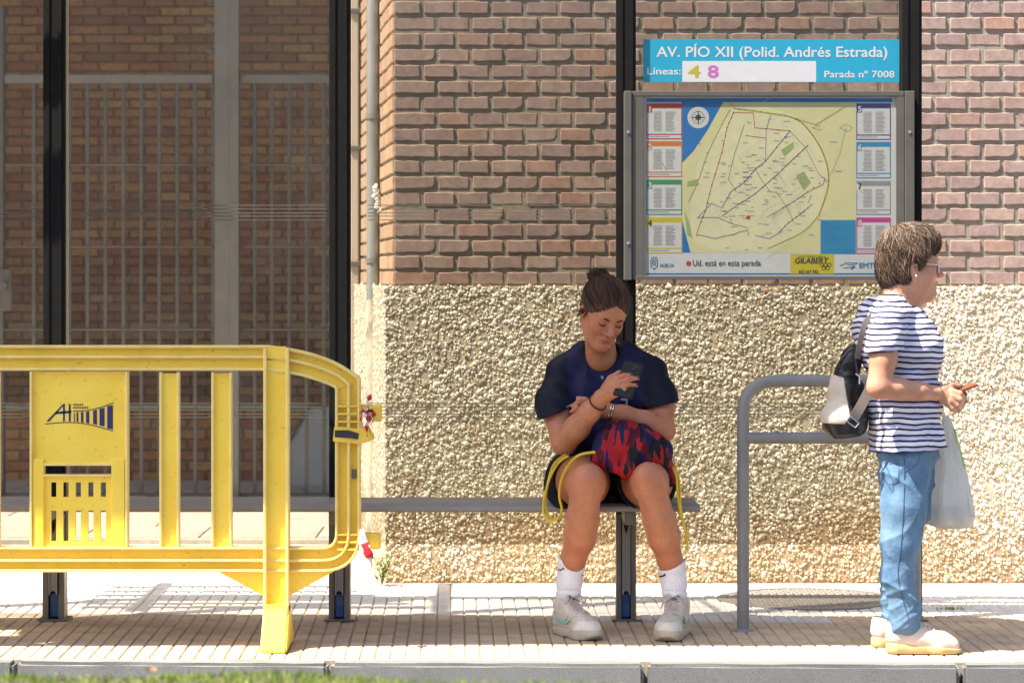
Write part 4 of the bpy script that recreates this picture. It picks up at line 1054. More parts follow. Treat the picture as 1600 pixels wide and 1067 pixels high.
# ================================================================== PEOPLE
class Field:
    """distance field on a grid; rounded shapes are blended in, then turned into ONE surface"""
    def __init__(s, lo, hi, res):
        s.lo = np.array(lo, float); s.res = res
        s.n = np.ceil((np.array(hi, float)-s.lo)/res).astype(int)+1
        s.D = np.full(s.n, .06, np.float32)
        s.ax = [s.lo[i]+res*np.arange(s.n[i]) for i in range(3)]
    def blk(s, lo, hi):
        a = np.clip(np.floor((np.array(lo)-s.lo)/s.res).astype(int), 0, s.n-1); b = np.clip(np.ceil((np.array(hi)-s.lo)/s.res).astype(int)+1, 1, s.n)
        sl = tuple(slice(a[i], b[i]) for i in range(3))
        return sl, (s.ax[0][sl[0]][:, None, None].astype(np.float32), s.ax[1][sl[1]][None, :, None].astype(np.float32), s.ax[2][sl[2]][None, None, :].astype(np.float32))
    def comb(s, sl, d, k, op):
        D = s.D[sl]
        if op == 'add':
            if k <= 0: s.D[sl] = np.minimum(D, d); return
            h = np.maximum(k-np.abs(D-d), 0)/k; s.D[sl] = np.minimum(D, d)-h*h*k*.25
        else:
            d = -d
            if k <= 0: s.D[sl] = np.maximum(D, d); return
            h = np.maximum(k-np.abs(D-d), 0)/k; s.D[sl] = np.maximum(D, d)+h*h*k*.25
    def cone(s, a, b, ra, rb, k=.02, op='add', flat=None):
        a = np.array(a, float); b = np.array(b, float); r = max(ra, rb)+k+.03
        sl, (x, y, z) = s.blk(np.minimum(a, b)-r, np.maximum(a, b)+r)
        if sl is None: return
        ab = b-a; L = max(1e-9, ab@ab)
        t = np.clip(((x-a[0])*ab[0]+(y-a[1])*ab[1]+(z-a[2])*ab[2])/L, 0, 1)
        d = np.sqrt((x-a[0]-t*ab[0])**2+(y-a[1]-t*ab[1])**2+(z-a[2]-t*ab[2])**2)-(ra+(rb-ra)*t)
        s.comb(sl, d, k, op)
    def chain(s, pts, rs, k=.02, op='add'):
        for i in range(len(pts)-1): s.cone(pts[i], pts[i+1], rs[i], rs[i+1], k, op)
    def ell(s, c, r, R=None, k=.02, op='add'):
        c = np.array(c, float); r = np.array(r, float); m = r.max()+k+.03
        sl, (x, y, z) = s.blk(c-m, c+m); x = x-c[0]; y = y-c[1]; z = z-c[2]
        if R is not None:
            x, y, z = (R[0][0]*x+R[0][1]*y+R[0][2]*z), (R[1][0]*x+R[1][1]*y+R[1][2]*z), (R[2][0]*x+R[2][1]*y+R[2][2]*z)
        k0 = np.sqrt((x/r[0])**2+(y/r[1])**2+(z/r[2])**2)+1e-6; k1 = np.sqrt((x/r[0]**2)**2+(y/r[1]**2)**2+(z/r[2]**2)**2)+1e-6
        s.comb(sl, k0*(k0-1)/k1, k, op)
    def box(s, c, h, R=None, rnd=.005, k=.01, op='add'):
        c = np.array(c, float); h = np.array(h, float); m = np.linalg.norm(h)+k+.03
        sl, (x, y, z) = s.blk(c-m, c+m); x = x-c[0]; y = y-c[1]; z = z-c[2]
        if R is not None:
            x, y, z = (R[0][0]*x+R[0][1]*y+R[0][2]*z), (R[1][0]*x+R[1][1]*y+R[1][2]*z), (R[2][0]*x+R[2][1]*y+R[2][2]*z)
        qx, qy, qz = np.abs(x)-h[0]+rnd, np.abs(y)-h[1]+rnd, np.abs(z)-h[2]+rnd
        d = np.sqrt(np.maximum(qx, 0)**2+np.maximum(qy, 0)**2+np.maximum(qz, 0)**2)+np.minimum(np.maximum(np.maximum(qx, qy), qz), 0)-rnd
        s.comb(sl, d, k, op)
    def cut(s, p, n, k=.004):
        """remove the side the normal points to"""
        n = np.array(n, float); n /= np.linalg.norm(n); p = np.array(p, float)
        d = (s.ax[0][:, None, None]-p[0])*n[0]+(s.ax[1][None, :, None]-p[1])*n[1]+(s.ax[2][None, None, :]-p[2])*n[2]
        s.comb((slice(None),)*3, -d.astype(np.float32), k, 'sub')
    def ripple(s, fn):
        x, y, z = s.ax[0][:, None, None], s.ax[1][None, :, None], s.ax[2][None, None, :]
        s.D += fn(x, y, z).astype(np.float32)
    def mesh(s, name):
        D = s.D; ins = D < 0
        nx, ny, nz = D.shape
        cnt = np.zeros((nx-1, ny-1, nz-1), np.int8)
        for i in (0, 1):
            for j in (0, 1):
                for k in (0, 1): cnt += ins[i:nx-1+i, j:ny-1+j, k:nz-1+k]
        act = (cnt > 0) & (cnt < 8)
        I, J, K = np.nonzero(act); m = len(I)
        idx = np.full(act.shape, -1, np.int32); idx[I, J, K] = np.arange(m)
        acc = np.zeros((m, 3)); num = np.zeros(m)
        cor = [(i, j, k) for i in (0, 1) for j in (0, 1) for k in (0, 1)]
        for a in range(8):
            for b in range(a+1, 8):
                ca, cb = cor[a], cor[b]
                if sum(abs(p-q) for p, q in zip(ca, cb)) != 1: continue
                da = D[I+ca[0], J+ca[1], K+ca[2]]; db = D[I+cb[0], J+cb[1], K+cb[2]]
                x = (da < 0) != (db < 0); t = np.where(x, da/np.where(x, da-db, 1), 0)
                pt = np.array(ca)[None]+t[:, None]*(np.array(cb)-np.array(ca))[None]
                acc[x] += pt[x]; num[x] += 1
        V = s.lo+(np.stack([I, J, K], 1)+acc/num[:, None])*s.res
        Q = []
        for ax in range(3):
            sl0 = [slice(None)]*3; sl1 = [slice(None)]*3; sl0[ax] = slice(0, -1); sl1[ax] = slice(1, None)
            a = ins[tuple(sl0)]; b = ins[tuple(sl1)]; E = np.argwhere(a != b)
            o1, o2 = [(1, 2), (2, 0), (0, 1)][ax]
            ok = (E[:, o1] > 0) & (E[:, o2] > 0) & (E[:, o1] < idx.shape[o1]) & (E[:, o2] < idx.shape[o2]); E = E[ok]
            fl = a[tuple(E.T)]
            def at(d1, d2):
                e = E.copy(); e[:, o1] -= d1; e[:, o2] -= d2; return idx[tuple(e.T)]
            q = np.stack([at(1, 1), at(0, 1), at(0, 0), at(1, 0)], 1)
            q[~fl] = q[~fl][:, ::-1]; Q.append(q)
        Q = np.concatenate(Q); Q = Q[(Q >= 0).all(1)]
        return V, Q
def smoothv(V, Q, it=1):
    for _ in range(it):
        S = np.zeros_like(V); c = np.zeros(len(V))
        for a in range(4):
            for b in ((a+1) % 4, (a-1) % 4):
                np.add.at(S, Q[:, a], V[Q[:, b]]); np.add.at(c, Q[:, a], 1)
        V = .5*V+.5*S/np.maximum(c, 1)[:, None]
    return V
def skinned(name, fld, m, parent, it=1, colfn=None):
    V, Q = fld.mesh(name); V = smoothv(V, Q, it)
    me = mesh_np(name, V, Q)
    if colfn is not None:
        c = np.concatenate([colfn(V), np.ones((len(V), 1))], 1).astype(np.float32)
        a = me.color_attributes.new('Col', 'FLOAT_COLOR', 'POINT'); a.data.foreach_set('color', c.ravel())
    return link(name, me, m, parent, smooth=True)
def split(name_a, name_b, fld, pred, ma, mb_, parent, it=1):
    V, Q = fld.mesh(name_a); V = smoothv(V, Q, it); c = V[Q].mean(1); p = pred(c); out = []
    for nm, sel, m in ((name_a, ~p, ma), (name_b, p, mb_)):
        q = Q[sel]; u, inv = np.unique(q, return_inverse=True)
        out.append(link(nm, mesh_np(nm, V[u], inv.reshape(q.shape)), m, parent, smooth=True))
    return out
def frame_of(f, roll=0.0):
    f = Vector(f).normalized(); z = Vector((0, 0, 1)); u = (z-f*z.dot(f)).normalized()
    u = Matrix.Rotation(roll, 3, f) @ u; l = u.cross(f); return l, f, u
def skin_mat(name, col, red=(1, .62, .55)):
    m, t, b = nt_new(name)
    vec = coords(t); a = t.nodes.new('ShaderNodeVertexColor'); a.layer_name = 'Col'
    c = ramp(t, noise(t, vec, 16, 6, .6), [(.3, tuple(x*.90 for x in col)), (.7, tuple(x*1.08 for x in col))])
    c = mul(t, c, ramp(t, noise(t, vec, 5, 3), [(.4, (1, 1, 1)), (.75, (1.04, .90, .86))]))
    c = mul(t, c, ramp(t, noise(t, vec, 95, 3), [(.35, (.93, .90, .89)), (.6, (1.03, 1.02, 1.02))])); c = mul(t, c, a.outputs[0]); t.links.new(c, b.inputs['Base Color'])
    t.links.new(ramp(t, noise(t, vec, 60, 4), [(.3, (.38,)*3), (.7, (.58,)*3)]), b.inputs['Roughness']); b.inputs['Specular IOR Level'].default_value = .5
    b.inputs['Subsurface Weight'].default_value = .0; b.inputs['Subsurface Radius'].default_value = (.012, .005, .003); b.inputs['Subsurface Scale'].default_value = 1
    bump(t, b, noise(t, vec, 240, 4), .12, .002); return m
def front_y(fld, x, z):
    i = int(np.clip(round((x-fld.lo[0])/fld.res), 0, fld.n[0]-1)); k = int(np.clip(round((z-fld.lo[2])/fld.res), 0, fld.n[2]-1))
    c = fld.D[i, :, k]; j = np.argmax(c < 0)
    if not (c < 0).any(): return None
    t = c[j-1]/(c[j-1]-c[j]) if j > 0 else 0
    return fld.lo[1]+(j-1+t)*fld.res
def ray_r(fld, C, d, rmax=.2):
    t = np.arange(0, rmax, fld.res*.7); q = (np.array(C)[None]+t[:, None]*np.array(d)[None]-fld.lo)/fld.res
    ix = np.round(q).astype(int); ok = ((ix >= 0) & (ix < fld.n)).all(1); ix = np.clip(ix, 0, fld.n-1)
    v = np.where(ok, fld.D[ix[:, 0], ix[:, 1], ix[:, 2]], 1); w = np.nonzero(v < 0)[0]
    return t[w.max()]-v[w.max()] if len(w) else 0.0
def top_z(fld, x, y):
    i = int(np.clip(round((x-fld.lo[0])/fld.res), 0, fld.n[0]-1)); j = int(np.clip(round((y-fld.lo[1])/fld.res), 0, fld.n[1]-1))
    c = np.nonzero(fld.D[i, j] < 0)[0]
    return fld.lo[2]+c.max()*fld.res if len(c) else None
def fit(fld, px, py, d, off):
    p = P(px, py, d)
    for _ in range(3):
        y = front_y(fld, p.x, p.z)
        if y is None: return P(px, py, d)
        p = P(px, py, y-off)
    return p
def patch(name, fld, quads, m, parent, d, off=.0015, n=4):
    mb = MB()
    for q in quads:
        q = [Vector(a) for a in q]; V = []
        for i in range(n+1):
            for j in range(n+1):
                u, v = i/n, j/n; e = (q[0]*(1-u)+q[1]*u)*(1-v)+(q[3]*(1-u)+q[2]*u)*v; V.append(fit(fld, e.x, e.y, d, off))
        k = (n+1)**2; V += [p+Vector((0, .002, 0)) for p in V]
        Fc = [(i*(n+1)+j, (i+1)*(n+1)+j, (i+1)*(n+1)+j+1, i*(n+1)+j+1) for i in range(n) for j in range(n)]
        mb.add([p[:] for p in V], Fc+[tuple(k+a for a in f[::-1]) for f in Fc])
    return mb.build(name, m, parent, smooth=True)
class Head:
    def __init__(s, C, f, roll, sc):
        s.C = Vector(C); s.l, s.f, s.u = frame_of(f, roll); s.s = sc; s.R = [list(s.l), list(s.f), list(s.u)]
    def w(s, l, f, u): return s.C+(s.l*l+s.f*f+s.u*u)*s.s
    def local(s, V):
        d = (V-np.array(s.C))/s.s; return d @ np.array(s.l), d @ np.array(s.f), d @ np.array(s.u)
    def ell(s, F_, c, r, k=.02, op='add'): F_.ell(s.w(*c), [x*s.s for x in r], s.R, k*s.s, op)
    def cone(s, F_, a, b, ra, rb, k=.015, op='add'): F_.cone(s.w(*a), s.w(*b), ra*s.s, rb*s.s, k*s.s, op)
    def build(s, F_, jowl=0.0, eyes=.0):
        e, c = s.ell, s.cone
        e(F_, (0, -.012, .036), (.074, .094, .084), .01)
        e(F_, (0, .034, .04), (.064, .054, .056), .03)
        e(F_, (0, .030, -.032), (.059+jowl*.5, .060, .084), .03)
        for q in (-1, 1):
            e(F_, (q*.034, .052, -.030), (.028, .030, .030), .02)
            c(F_, (q*.050, .0, -.058), (q*.012, .064, -.102), .020+jowl, .019+jowl*.4, .03)
            e(F_, (q*.078, -.008, -.008), (.010, .019, .031), .008)
            e(F_, (q*.085, .002, -.004), (.008, .009, .016), .004, 'sub')
        e(F_, (0, .074, -.100), (.022, .018, .018), .02)
        c(F_, (-.034, .076, .020), (.034, .076, .020), .012, .012, .02)
        for q in (-1, 1): e(F_, (q*.031, .104, .002), (.021, .020, .014), .016, 'sub')
        for q in (-1, 1): e(F_, (q*.031, .074, .001), (.0165, .0145, .0125), .006)
        c(F_, (0, .084, .012), (0, .108, -.028), .0075, .0105, .012)
        e(F_, (0, .110, -.031), (.0115, .0115, .0105), .008)
        for q in (-1, 1): e(F_, (q*.0125, .098, -.035), (.0085, .010, .0075), .006)
        c(F_, (-.021, .082, -.065), (0, .093, -.0605), .005, .0062, .008); c(F_, (.021, .082, -.065), (0, .093, -.0605), .005, .0062, .008)
        c(F_, (-.017, .083, -.0715), (.017, .083, -.0715), .0065, .0065, .008); e(F_, (0, .089, -.0725), (.013, .007, .0062), .006)
        c(F_, (-.024, .098, -.0668), (.024, .098, -.0668), .0022, .0022, .003, 'sub')
    def tint(s, V, lip=(.92, .66, .66)):
        l, f, u = s.local(V); c = np.ones((len(V), 3))
        d = np.sqrt((l/.023)**2+((u+.067)/.0115)**2); m = np.clip(1.15-d, 0, .5)/.5*(f > .07); m = m[:, None]
        c = c*(1-m)+c*np.array(lip)*m
        ck = np.exp(-(((np.abs(l)-.038)/.02)**2+((u+.03)/.02)**2))*(f > .02); c *= 1+ck[:, None]*np.array([.03, -.10, -.10])
        ns = np.exp(-((l/.015)**2+((u+.032)/.014)**2))*(f > .09); c *= 1+ns[:, None]*np.array([.0, -.12, -.12])
        ey = np.exp(-(((np.abs(l)-.031)/.02)**2+((u-.002)/.012)**2))*(f > .06); c *= 1-ey[:, None]*np.array([.10, .16, .16])
        return c
def strands(name, lines, width, m, parent, cols, taper=True):
    V = []; Fc = []; C = []
    for ln, col in zip(lines, cols):
        n = len(ln)
        for i, p in enumerate(ln):
            t_ = (ln[min(i+1, n-1)]-ln[max(i-1, 0)]).normalized(); a = t_.cross(Vector((.3, -1, .2)));
            a = a.normalized() if a.length > 1e-4 else Vector((1, 0, 0)); b = t_.cross(a)
            w = width*(1-(i/(n-1))**2*.8 if taper else 1)
            for k in range(3):
                g_ = 2.094*k; V.append((p+(a*math.cos(g_)+b*math.sin(g_))*w)[:]); C.append(col)
    k = 0
    for ln in lines:
        n = len(ln)
        for i in range(n-1):
            for j in range(3): Fc.append((k+3*i+j, k+3*i+(j+1) % 3, k+3*i+3+(j+1) % 3, k+3*i+3+j))
        k += 3*n
    me = mesh_np(name, np.array(V), np.array(Fc))
    a = me.color_attributes.new('Col', 'FLOAT_COLOR', 'POINT'); a.data.foreach_set('color', np.array([(*c, 1) for c in C], np.float32).ravel())
    return link(name, me, m, parent, smooth=True)
def hair_mat(name, rough=.38):
    m, t, b = nt_new(name); a = t.nodes.new('ShaderNodeVertexColor'); a.layer_name = 'Col'
    t.links.new(a.outputs[0], b.inputs['Base Color']); b.inputs['Roughness'].default_value = rough; b.inputs['Specular IOR Level'].default_value = .3; return m
def fabric(name, stops_fn, rough=.8, weave=500, bstr=.25, folds=0.0, sheen=.0):
    m, t, b = nt_new(name); vec = coords(t)
    c = stops_fn(t, vec); t.links.new(c, b.inputs['Base Color']); b.inputs['Roughness'].default_value = rough; b.inputs['Specular IOR Level'].default_value = .18
    h = noise(t, vec, weave, 2)
    nb = bump(t, b, h, bstr, .001)
    if folds: bump(t, b, noise(t, vec, 22, 4), folds, .01, nb)
    return m

# ------------------------------------------------------------------ seated person with phone
girl = tag(empty('person', (X(955, 10.6), 10.6, 0)), 'seated person in navy sports shirt, black shorts and white socks, looking at a phone', 'person')
M['skin1'] = skin_mat('tanned skin', (.45, .180, .088))
hd = Head(P(943, 487, 10.46), (math.sin(rad(20))*math.cos(rad(31)), -math.cos(rad(20))*math.cos(rad(31)), -math.sin(rad(31))), rad(-7), 1.06)
B = Field((X(825, 10.5), 9.98, 0.02), (X(1100, 10.5), 10.98, Z(410, 10.4)), .0040)
hd.build(B, .001)
B.cone(P(941, 566, 10.59), hd.w(0, -.02, -.05), .058, .056, .03)
B.cone(P(938, 560, 10.54), hd.w(0, .02, -.07), .045, .04, .04)
B.ell(P(948, 606, 10.64), (.155, .105, .15), None, .03)
B.cone(P(908, 565, 10.61), P(878, 586, 10.60), .045, .05, .03); B.cone(P(978, 565, 10.61), P(1018, 584, 10.60), .045, .05, .03)
B.ell(P(955, 680, 10.68), (.165, .12, .15), None, .04); B.ell(P(957, 738, 10.70), (.20, .14, .12), None, .04)
# legs
B.chain([P(905, 748, 10.70), P(910, 752, 10.42), P(917, 753, 10.24)], [.104, .100, .075], .025)
B.ell(P(920, 744, 10.195), (.050, .036, .046), None, .025)
B.chain([P(916, 762, 10.235), P(910, 812, 10.28), P(906, 838, 10.31), P(896, 872, 10.34), P(889, 915, 10.372), P(885, 955, 10.385)], [.058, .061, .062, .046, .034, .036], .02)
B.chain([P(1002, 748, 10.70), P(1011, 752, 10.42), P(1014, 751, 10.24)], [.102, .096, .073], .025)
B.ell(P(1012, 742, 10.195), (.048, .036, .046), None, .025)
B.chain([P(1017, 762, 10.235), P(1030, 812, 10.28), P(1037, 838, 10.31), P(1046, 872, 10.34), P(1053, 915, 10.37), P(1057, 955, 10.38)], [.058, .061, .061, .046, .034, .036], .02)
# her right arm (picture left): elbow down, hand up to the phone
B.chain([P(877, 590, 10.595), P(868, 640, 10.52), P(880, 690, 10.42)], [.05, .052, .047], .02)
B.chain([P(882, 690, 10.42), P(902, 668, 10.33), P(922, 643, 10.27), P(939, 622, 10.22)], [.048, .047, .038, .029], .02)
# her left arm (picture right): forearm across, hand on the other arm
B.chain([P(1019, 590, 10.595), P(1032, 630, 10.52), P(1035, 672, 10.43)], [.05, .052, .046], .02)
B.chain([P(1036, 672, 10.43), P(1010, 660, 10.38), P(975, 648, 10.36), P(948, 641, 10.36)], [.046, .043, .035, .028], .02)
B.chain([P(948, 641, 10.36), P(925, 640, 10.37), P(912, 639, 10.37)], [.026, .030, .028], .015)
for a, b_, c_ in (((916, 634), (903, 629), (895, 634)), ((914, 641), (901, 638), (893, 643)), ((914, 648), (901, 648), (895, 652)), ((917, 655), (906, 657), (900, 660))):
    B.chain([P(*a, 10.35), P(*b_, 10.335), P(*c_, 10.355)], [.0105, .0098, .0085], .004)
B.chain([P(925, 632, 10.35), P(914, 624, 10.34), P(903, 622, 10.345)], [.013, .0105, .009], .005)
# hand with the phone: palm, four bent fingers across the phone's back, thumb on the screen side
wr = P(940, 621, 10.215)
kn = [P(961, 592, 10.165), P(965, 599, 10.155), P(966, 607, 10.155), P(963, 615, 10.16)]
for q, r in zip(kn, (.0145, .015, .0145, .013)): B.cone(wr, q, .024, r, .014)
B.ell(P(953, 606, 10.185), (.027, .018, .030), None, .012)
mid = [P(974, 586.5, 10.14), P(981, 593, 10.135), P(981, 601, 10.137), P(976, 610, 10.142)]
tip = [P(985.5, 586, 10.143), P(996.5, 591, 10.142), P(994.5, 602, 10.143), P(987, 610.5, 10.147)]
for a, b_, c_ in zip(kn, mid, tip): B.chain([a, b_, c_], [.0112, .0100, .0082], .004)
B.chain([P(945, 606, 10.20), P(954, 591, 10.205), P(967, 583, 10.208), P(978, 581, 10.205)], [.016, .0125, .0105, .0085], .006)
def gcol(V):
    c = hd.tint(V)
    kz = np.exp(-(((V[:, 2]-Z(745, 10.2))/.05)**2+((V[:, 1]-10.18)/.06)**2)); c *= 1+kz[:, None]*np.array([.03, -.05, -.05])
    return c
skinned('body', B, M['skin1'], girl, 1, gcol); BODY1 = B
# eyes looking down: lash lines, brows
M['lash'] = pbr('dark lashes', (.018, .012, .010), .6)
for q in (-1, 1):
    MB().tube(spline([hd.w(q*.047, .078, -.004), hd.w(q*.039, .0875, -.0085), hd.w(q*.030, .0895, -.0098), hd.w(q*.018, .085, -.006)], 4), [.0012*1]+[.0019]*11+[.001], 6).build('eyelashes', M['lash'], girl, smooth=True)
    pts = spline([hd.w(q*.016, .092, .015), hd.w(q*.030, .092, .0215), hd.w(q*.044, .080, .0205), hd.w(q*.053, .066, .014)], 4)
    MB().tube(pts, [.0030, .0035, .0036, .0036, .0035, .0034, .0032, .003, .0028, .0025, .002, .0016, .001], 6).build('eyebrow', M['lash'], girl, smooth=True)
M['nail'] = pbr('dark nail polish', (.015, .012, .02), .2)
for a, b_ in zip(mid, tip):
    d = (b_-a).normalized(); c = b_+d*.002+Vector((0, -.0055, .003))
    MB().tube([c-d*.005, c, c+d*.005], [.0035, .0052, .0035], 8, flat=.55).build('fingernail', M['nail'], girl, smooth=True)
# hair: tight cap, bun, combed strands
M['hair1'] = hair_mat('dark brown hair', .42)
Hf = Field(hd.C-Vector((.17, .19, .16)), hd.C+Vector((.17, .19, .24)), .003)
hd.ell(Hf, (0, -.020, .040), (.0785, .0975, .0885), .01)
hd.ell(Hf, (0, .020, .053), (.069, .065, .058), .02)
for q in (-1, 1): hd.ell(Hf, (q*.059, -.010, .010), (.018, .042, .046), .02)
hd.ell(Hf, (0, .096, -.035), (.052, .080, .100), .010, 'sub')
for q in (-1, 1): hd.ell(Hf, (q*.075, .050, -.045), (.040, .046, .070), .010, 'sub'); hd.ell(Hf, (q*.085, -.006, -.016), (.022, .020, .032), .004, 'sub')
bun = P(934, 431, 10.52)
Hcap = Field(hd.C-Vector((.17, .19, .16)), hd.C+Vector((.17, .19, .24)), .003); Hcap.D = Hf.D.copy()
for k in range(13):
    a = k*2.4; Hf.ell(bun+Vector((math.cos(a)*.022, math.sin(a)*.020, RNG.uniform(-.010, .016))), (.016, .016, .013), None, .006)
Hf.ell(bun, (.027, .027, .022), None, .008)
hcol = lambda V: np.array([.028, .014, .008])[None]*(1+.7*np.sin(np.stack([V @ np.array([310., 90, 60])]*3, 1))*.35)
skinned('hair', Hf, M['hair1'], girl, 1, hcol)
g = random.Random(5); lines = []; cols = []
bl = hd.local(np.array([bun[:]])); bl = [float(q[0]) for q in bl]
for k in range(1400):
    th = g.uniform(-2.5, 2.5)     # round the hairline, 0 = forehead
    hl = Vector((math.sin(th)*.080, math.cos(th)*.088-.004, .079-.058*abs(th)**1.15+g.uniform(-.006, .010) if abs(th) < 1.5 else -.02-.03*(abs(th)-1.5)))
    ce = Vector((0, -.018, .040)); pts = []
    end = Vector(bl)+Vector((g.uniform(-.014, .014), g.uniform(-.012, .012), -.022))
    for i in range(9):
        t_ = i/8; p = hl.lerp(end, t_); d = p-ce
        if t_ < .88:
            cw = hd.w(*ce); dw = (hd.w(*p)-cw).normalized()
            r = max(ray_r(Hcap, cw, dw), ray_r(BODY1, cw, dw) if i < 2 else 0); pts.append(cw+dw*(r+(.0008 if i < 2 else .0018+.002*math.sin(th*14+k))))
        else: pts.append(hd.w(*p))
    lines.append(spline(pts, 2)); s_ = g.choice((.4, .7, 1.2, 2.4, 4.2)); cols.append((.048*s_, .022*s_, .012*s_))
for k in range(230):
    a0 = g.uniform(0, 6.28); ax = Vector((g.gauss(0, .5), g.gauss(0, .5), 1)).normalized(); b1 = ax.cross(Vector((1, 0, 0))).normalized(); b2 = ax.cross(b1); r = g.uniform(.024, .043); off = ax*g.uniform(-.016, .016); pts = []
    for i in range(9):
        a = a0+i*.28; pts.append(bun+off+(b1*math.cos(a)+b2*math.sin(a))*r*(1+.06*math.sin(3*a+k)))
    lines.append(pts); s_ = g.uniform(.5, 1.5); cols.append((.030*s_, .018*s_, .012*s_))
for k in range(40):
    a = g.uniform(0, 6.28); p = bun+Vector((math.cos(a)*.036, math.sin(a)*.03, g.uniform(-.01, .02))); d = Vector((math.cos(a), math.sin(a)*.6, g.uniform(-.4, .8)))*g.uniform(.008, .018)
    lines.append([p, p+d*.6, p+d+Vector((0, 0, -.006))]); cols.append((.03, .018, .012))
for k in range(60):
    th = g.uniform(-2.2, 2.2); cw = hd.w(0, -.018, .040); d = (hd.l*math.sin(th)*.8+hd.f*math.cos(th)*.75+hd.u*g.uniform(.25, 1.1)).normalized(); r = max(ray_r(Hcap, cw, d), .07)
    t1_ = (hd.l*g.gauss(0, 1)+hd.f*g.gauss(0, 1)+hd.u*g.gauss(0, .6)).normalized(); q0 = cw+d*r
    lines.append([q0, q0+d*.004+t1_*.008, q0+d*.007+t1_*.018, q0+d*.007+t1_*.028]); cols.append((.04, .022, .013))
strands('hair_strands', lines, .0010, M['hair1'], girl, cols)
# earring
M['steel'] = pbr('small silver metal', (.6, .6, .6), .25, metal=1, var=.05)
MB().lathe([(0, .004), (.004, .003), (.004, -.003), (0, -.004)], hd.w(-.088, -.004, -.040), 10).build('earring', M['steel'], girl, smooth=True)
# navy shirt
def navy(t, vec):
    a = t.nodes.new('ShaderNodeVertexColor'); a.layer_name = 'Col'
    return mul(t, a.outputs[0], ramp(t, noise(t, vec, 9, 5), [(.3, (.8,)*3), (.7, (1.25,)*3)]))
M['shirt1'] = fabric('navy sports jersey', navy, .55, 420, .2, .35)
S = Field((X(815, 10.5), 10.30, .36), (X(1085, 10.5), 10.98, Z(505, 10.5)), .0042)
S.ell(P(948, 606, 10.63), (.172, .125, .155), None, .03)
for q in (-1, 1): S.ell(P(948+q*32, 618, 10.545), (.075, .06, .07), None, .05)
S.ell(P(953, 682, 10.63), (.198, .155, .14), None, .05); S.ell(P(953, 728, 10.67), (.235, .15, .09), None, .05)
S.cone(P(913, 553, 10.61), P(880, 584, 10.60), .054, .060, .05); S.cone(P(974, 553, 10.61), P(1017, 584, 10.60), .054, .060, .05)
S.chain([P(880, 584, 10.60), P(867, 628, 10.53), P(871, 665, 10.465)], [.060, .064, .070], .05)
S.chain([P(1017, 584, 10.60), P(1031, 622, 10.53), P(1033, 655, 10.465)], [.060, .063, .068], .05)
def folds(x, y, z):
    u = 26*x+9*z; w = 31*z-14*x
    cr = lambda q: (1-np.abs(np.sin(q)))**2.2
    r = -.006*cr(u*.55+.8*np.sin(w*.35)+.4)-.005*cr(w*.5-u*.25+y*6)*np.clip((1.0-z)/.2, 0, 1)+.003+.0018*np.sin(u*2.1+1.7*np.sin(w*.7))*np.sin(w*.9+.6)+.0012*np.sin(u*3.7+w*1.3+y*22)
    return r*np.clip((1.10-z)/.12+.2, .15, 1.25)
S.ripple(folds)
S.cut(P(870, 638, 10.50), (-.12, -.3, -1.0)) if False else None
# sleeve hems: remove everything below each hem around the arm
S.cone(P(856, 676, 10.44), P(905, 690, 10.36), .034, .034, .0, 'sub') if False else None
V_ = None
x_, y_, z_ = S.ax[0][:, None, None], S.ax[1][None, :, None], S.ax[2][None, None, :]
def side_cut(xlim, sgn, zfun, yfun):
    d = np.minimum(np.minimum((x_-xlim)*sgn, zfun(x_, z_)), yfun(y_))
    S.D = np.maximum(S.D, d.astype(np.float32))
zl = lambda a, b_: ((a[0]-800)*10.48/F, Z(a[1], 10.48), (b_[0]-800)*10.48/F, Z(b_[1], 10.48))
xa, za, xb, zb = zl((845, 655), (897, 633)); side_cut(X(896, 10.48), -1, lambda x, z: (za+(zb-za)*(x-xa)/(xb-xa))-z+0*x, lambda y: (10.585-y)+0*y)
xa2, za2, xb2, zb2 = zl((1004, 637), (1058, 628)); side_cut(X(1003, 10.48), 1, lambda x, z: (za2+(zb2-za2)*(x-xa2)/(xb2-xa2))-z+0*x, lambda y: (10.585-y)+0*y)
# open the sleeve mouths around the arms, and the neck

S.cone(P(940, 545, 10.56), P(942, 500, 10.50), .066, .075, .004, 'sub'); S.chain([P(938, 555, 10.50), P(937, 574, 10.45)], [.046, .010], .004, 'sub')
S.cut((0, 0, .49), (0, 0, -1))
def scol(V):
    c = np.tile(np.array([.0042, .005, .0145]), (len(V), 1))
    px = 800+V[:, 0]*F/V[:, 1]; py = HZ-(V[:, 2]-CH)*F/V[:, 1]
    tl = 886+(py-560)*.06; tr = 1003-(py-560)*.02
    rag = (px > tl) & (px < tr) & (py > 533+np.abs(px-938)*.25); c[rag] = [.009, .008, .042]
    nk = np.sqrt(((px-938)/36)**2+((py-545)/36)**2) < 1.0; c[nk & (py < 590)] = [.005, .006, .016]
    return c
SHIRT1 = S; skinned('shirt', S, M['shirt1'], girl, 1, scol)
M['crest'] = pbr('pale jersey print', (.22, .23, .30), .6, var=.1)
def decal(name, pts, m, parent, y0, t=.0012):
    return MB().prism([(X(a, y0), Z(b_, y0)) for a, b_ in pts], y0-t, y0+t).build(name, m, parent)
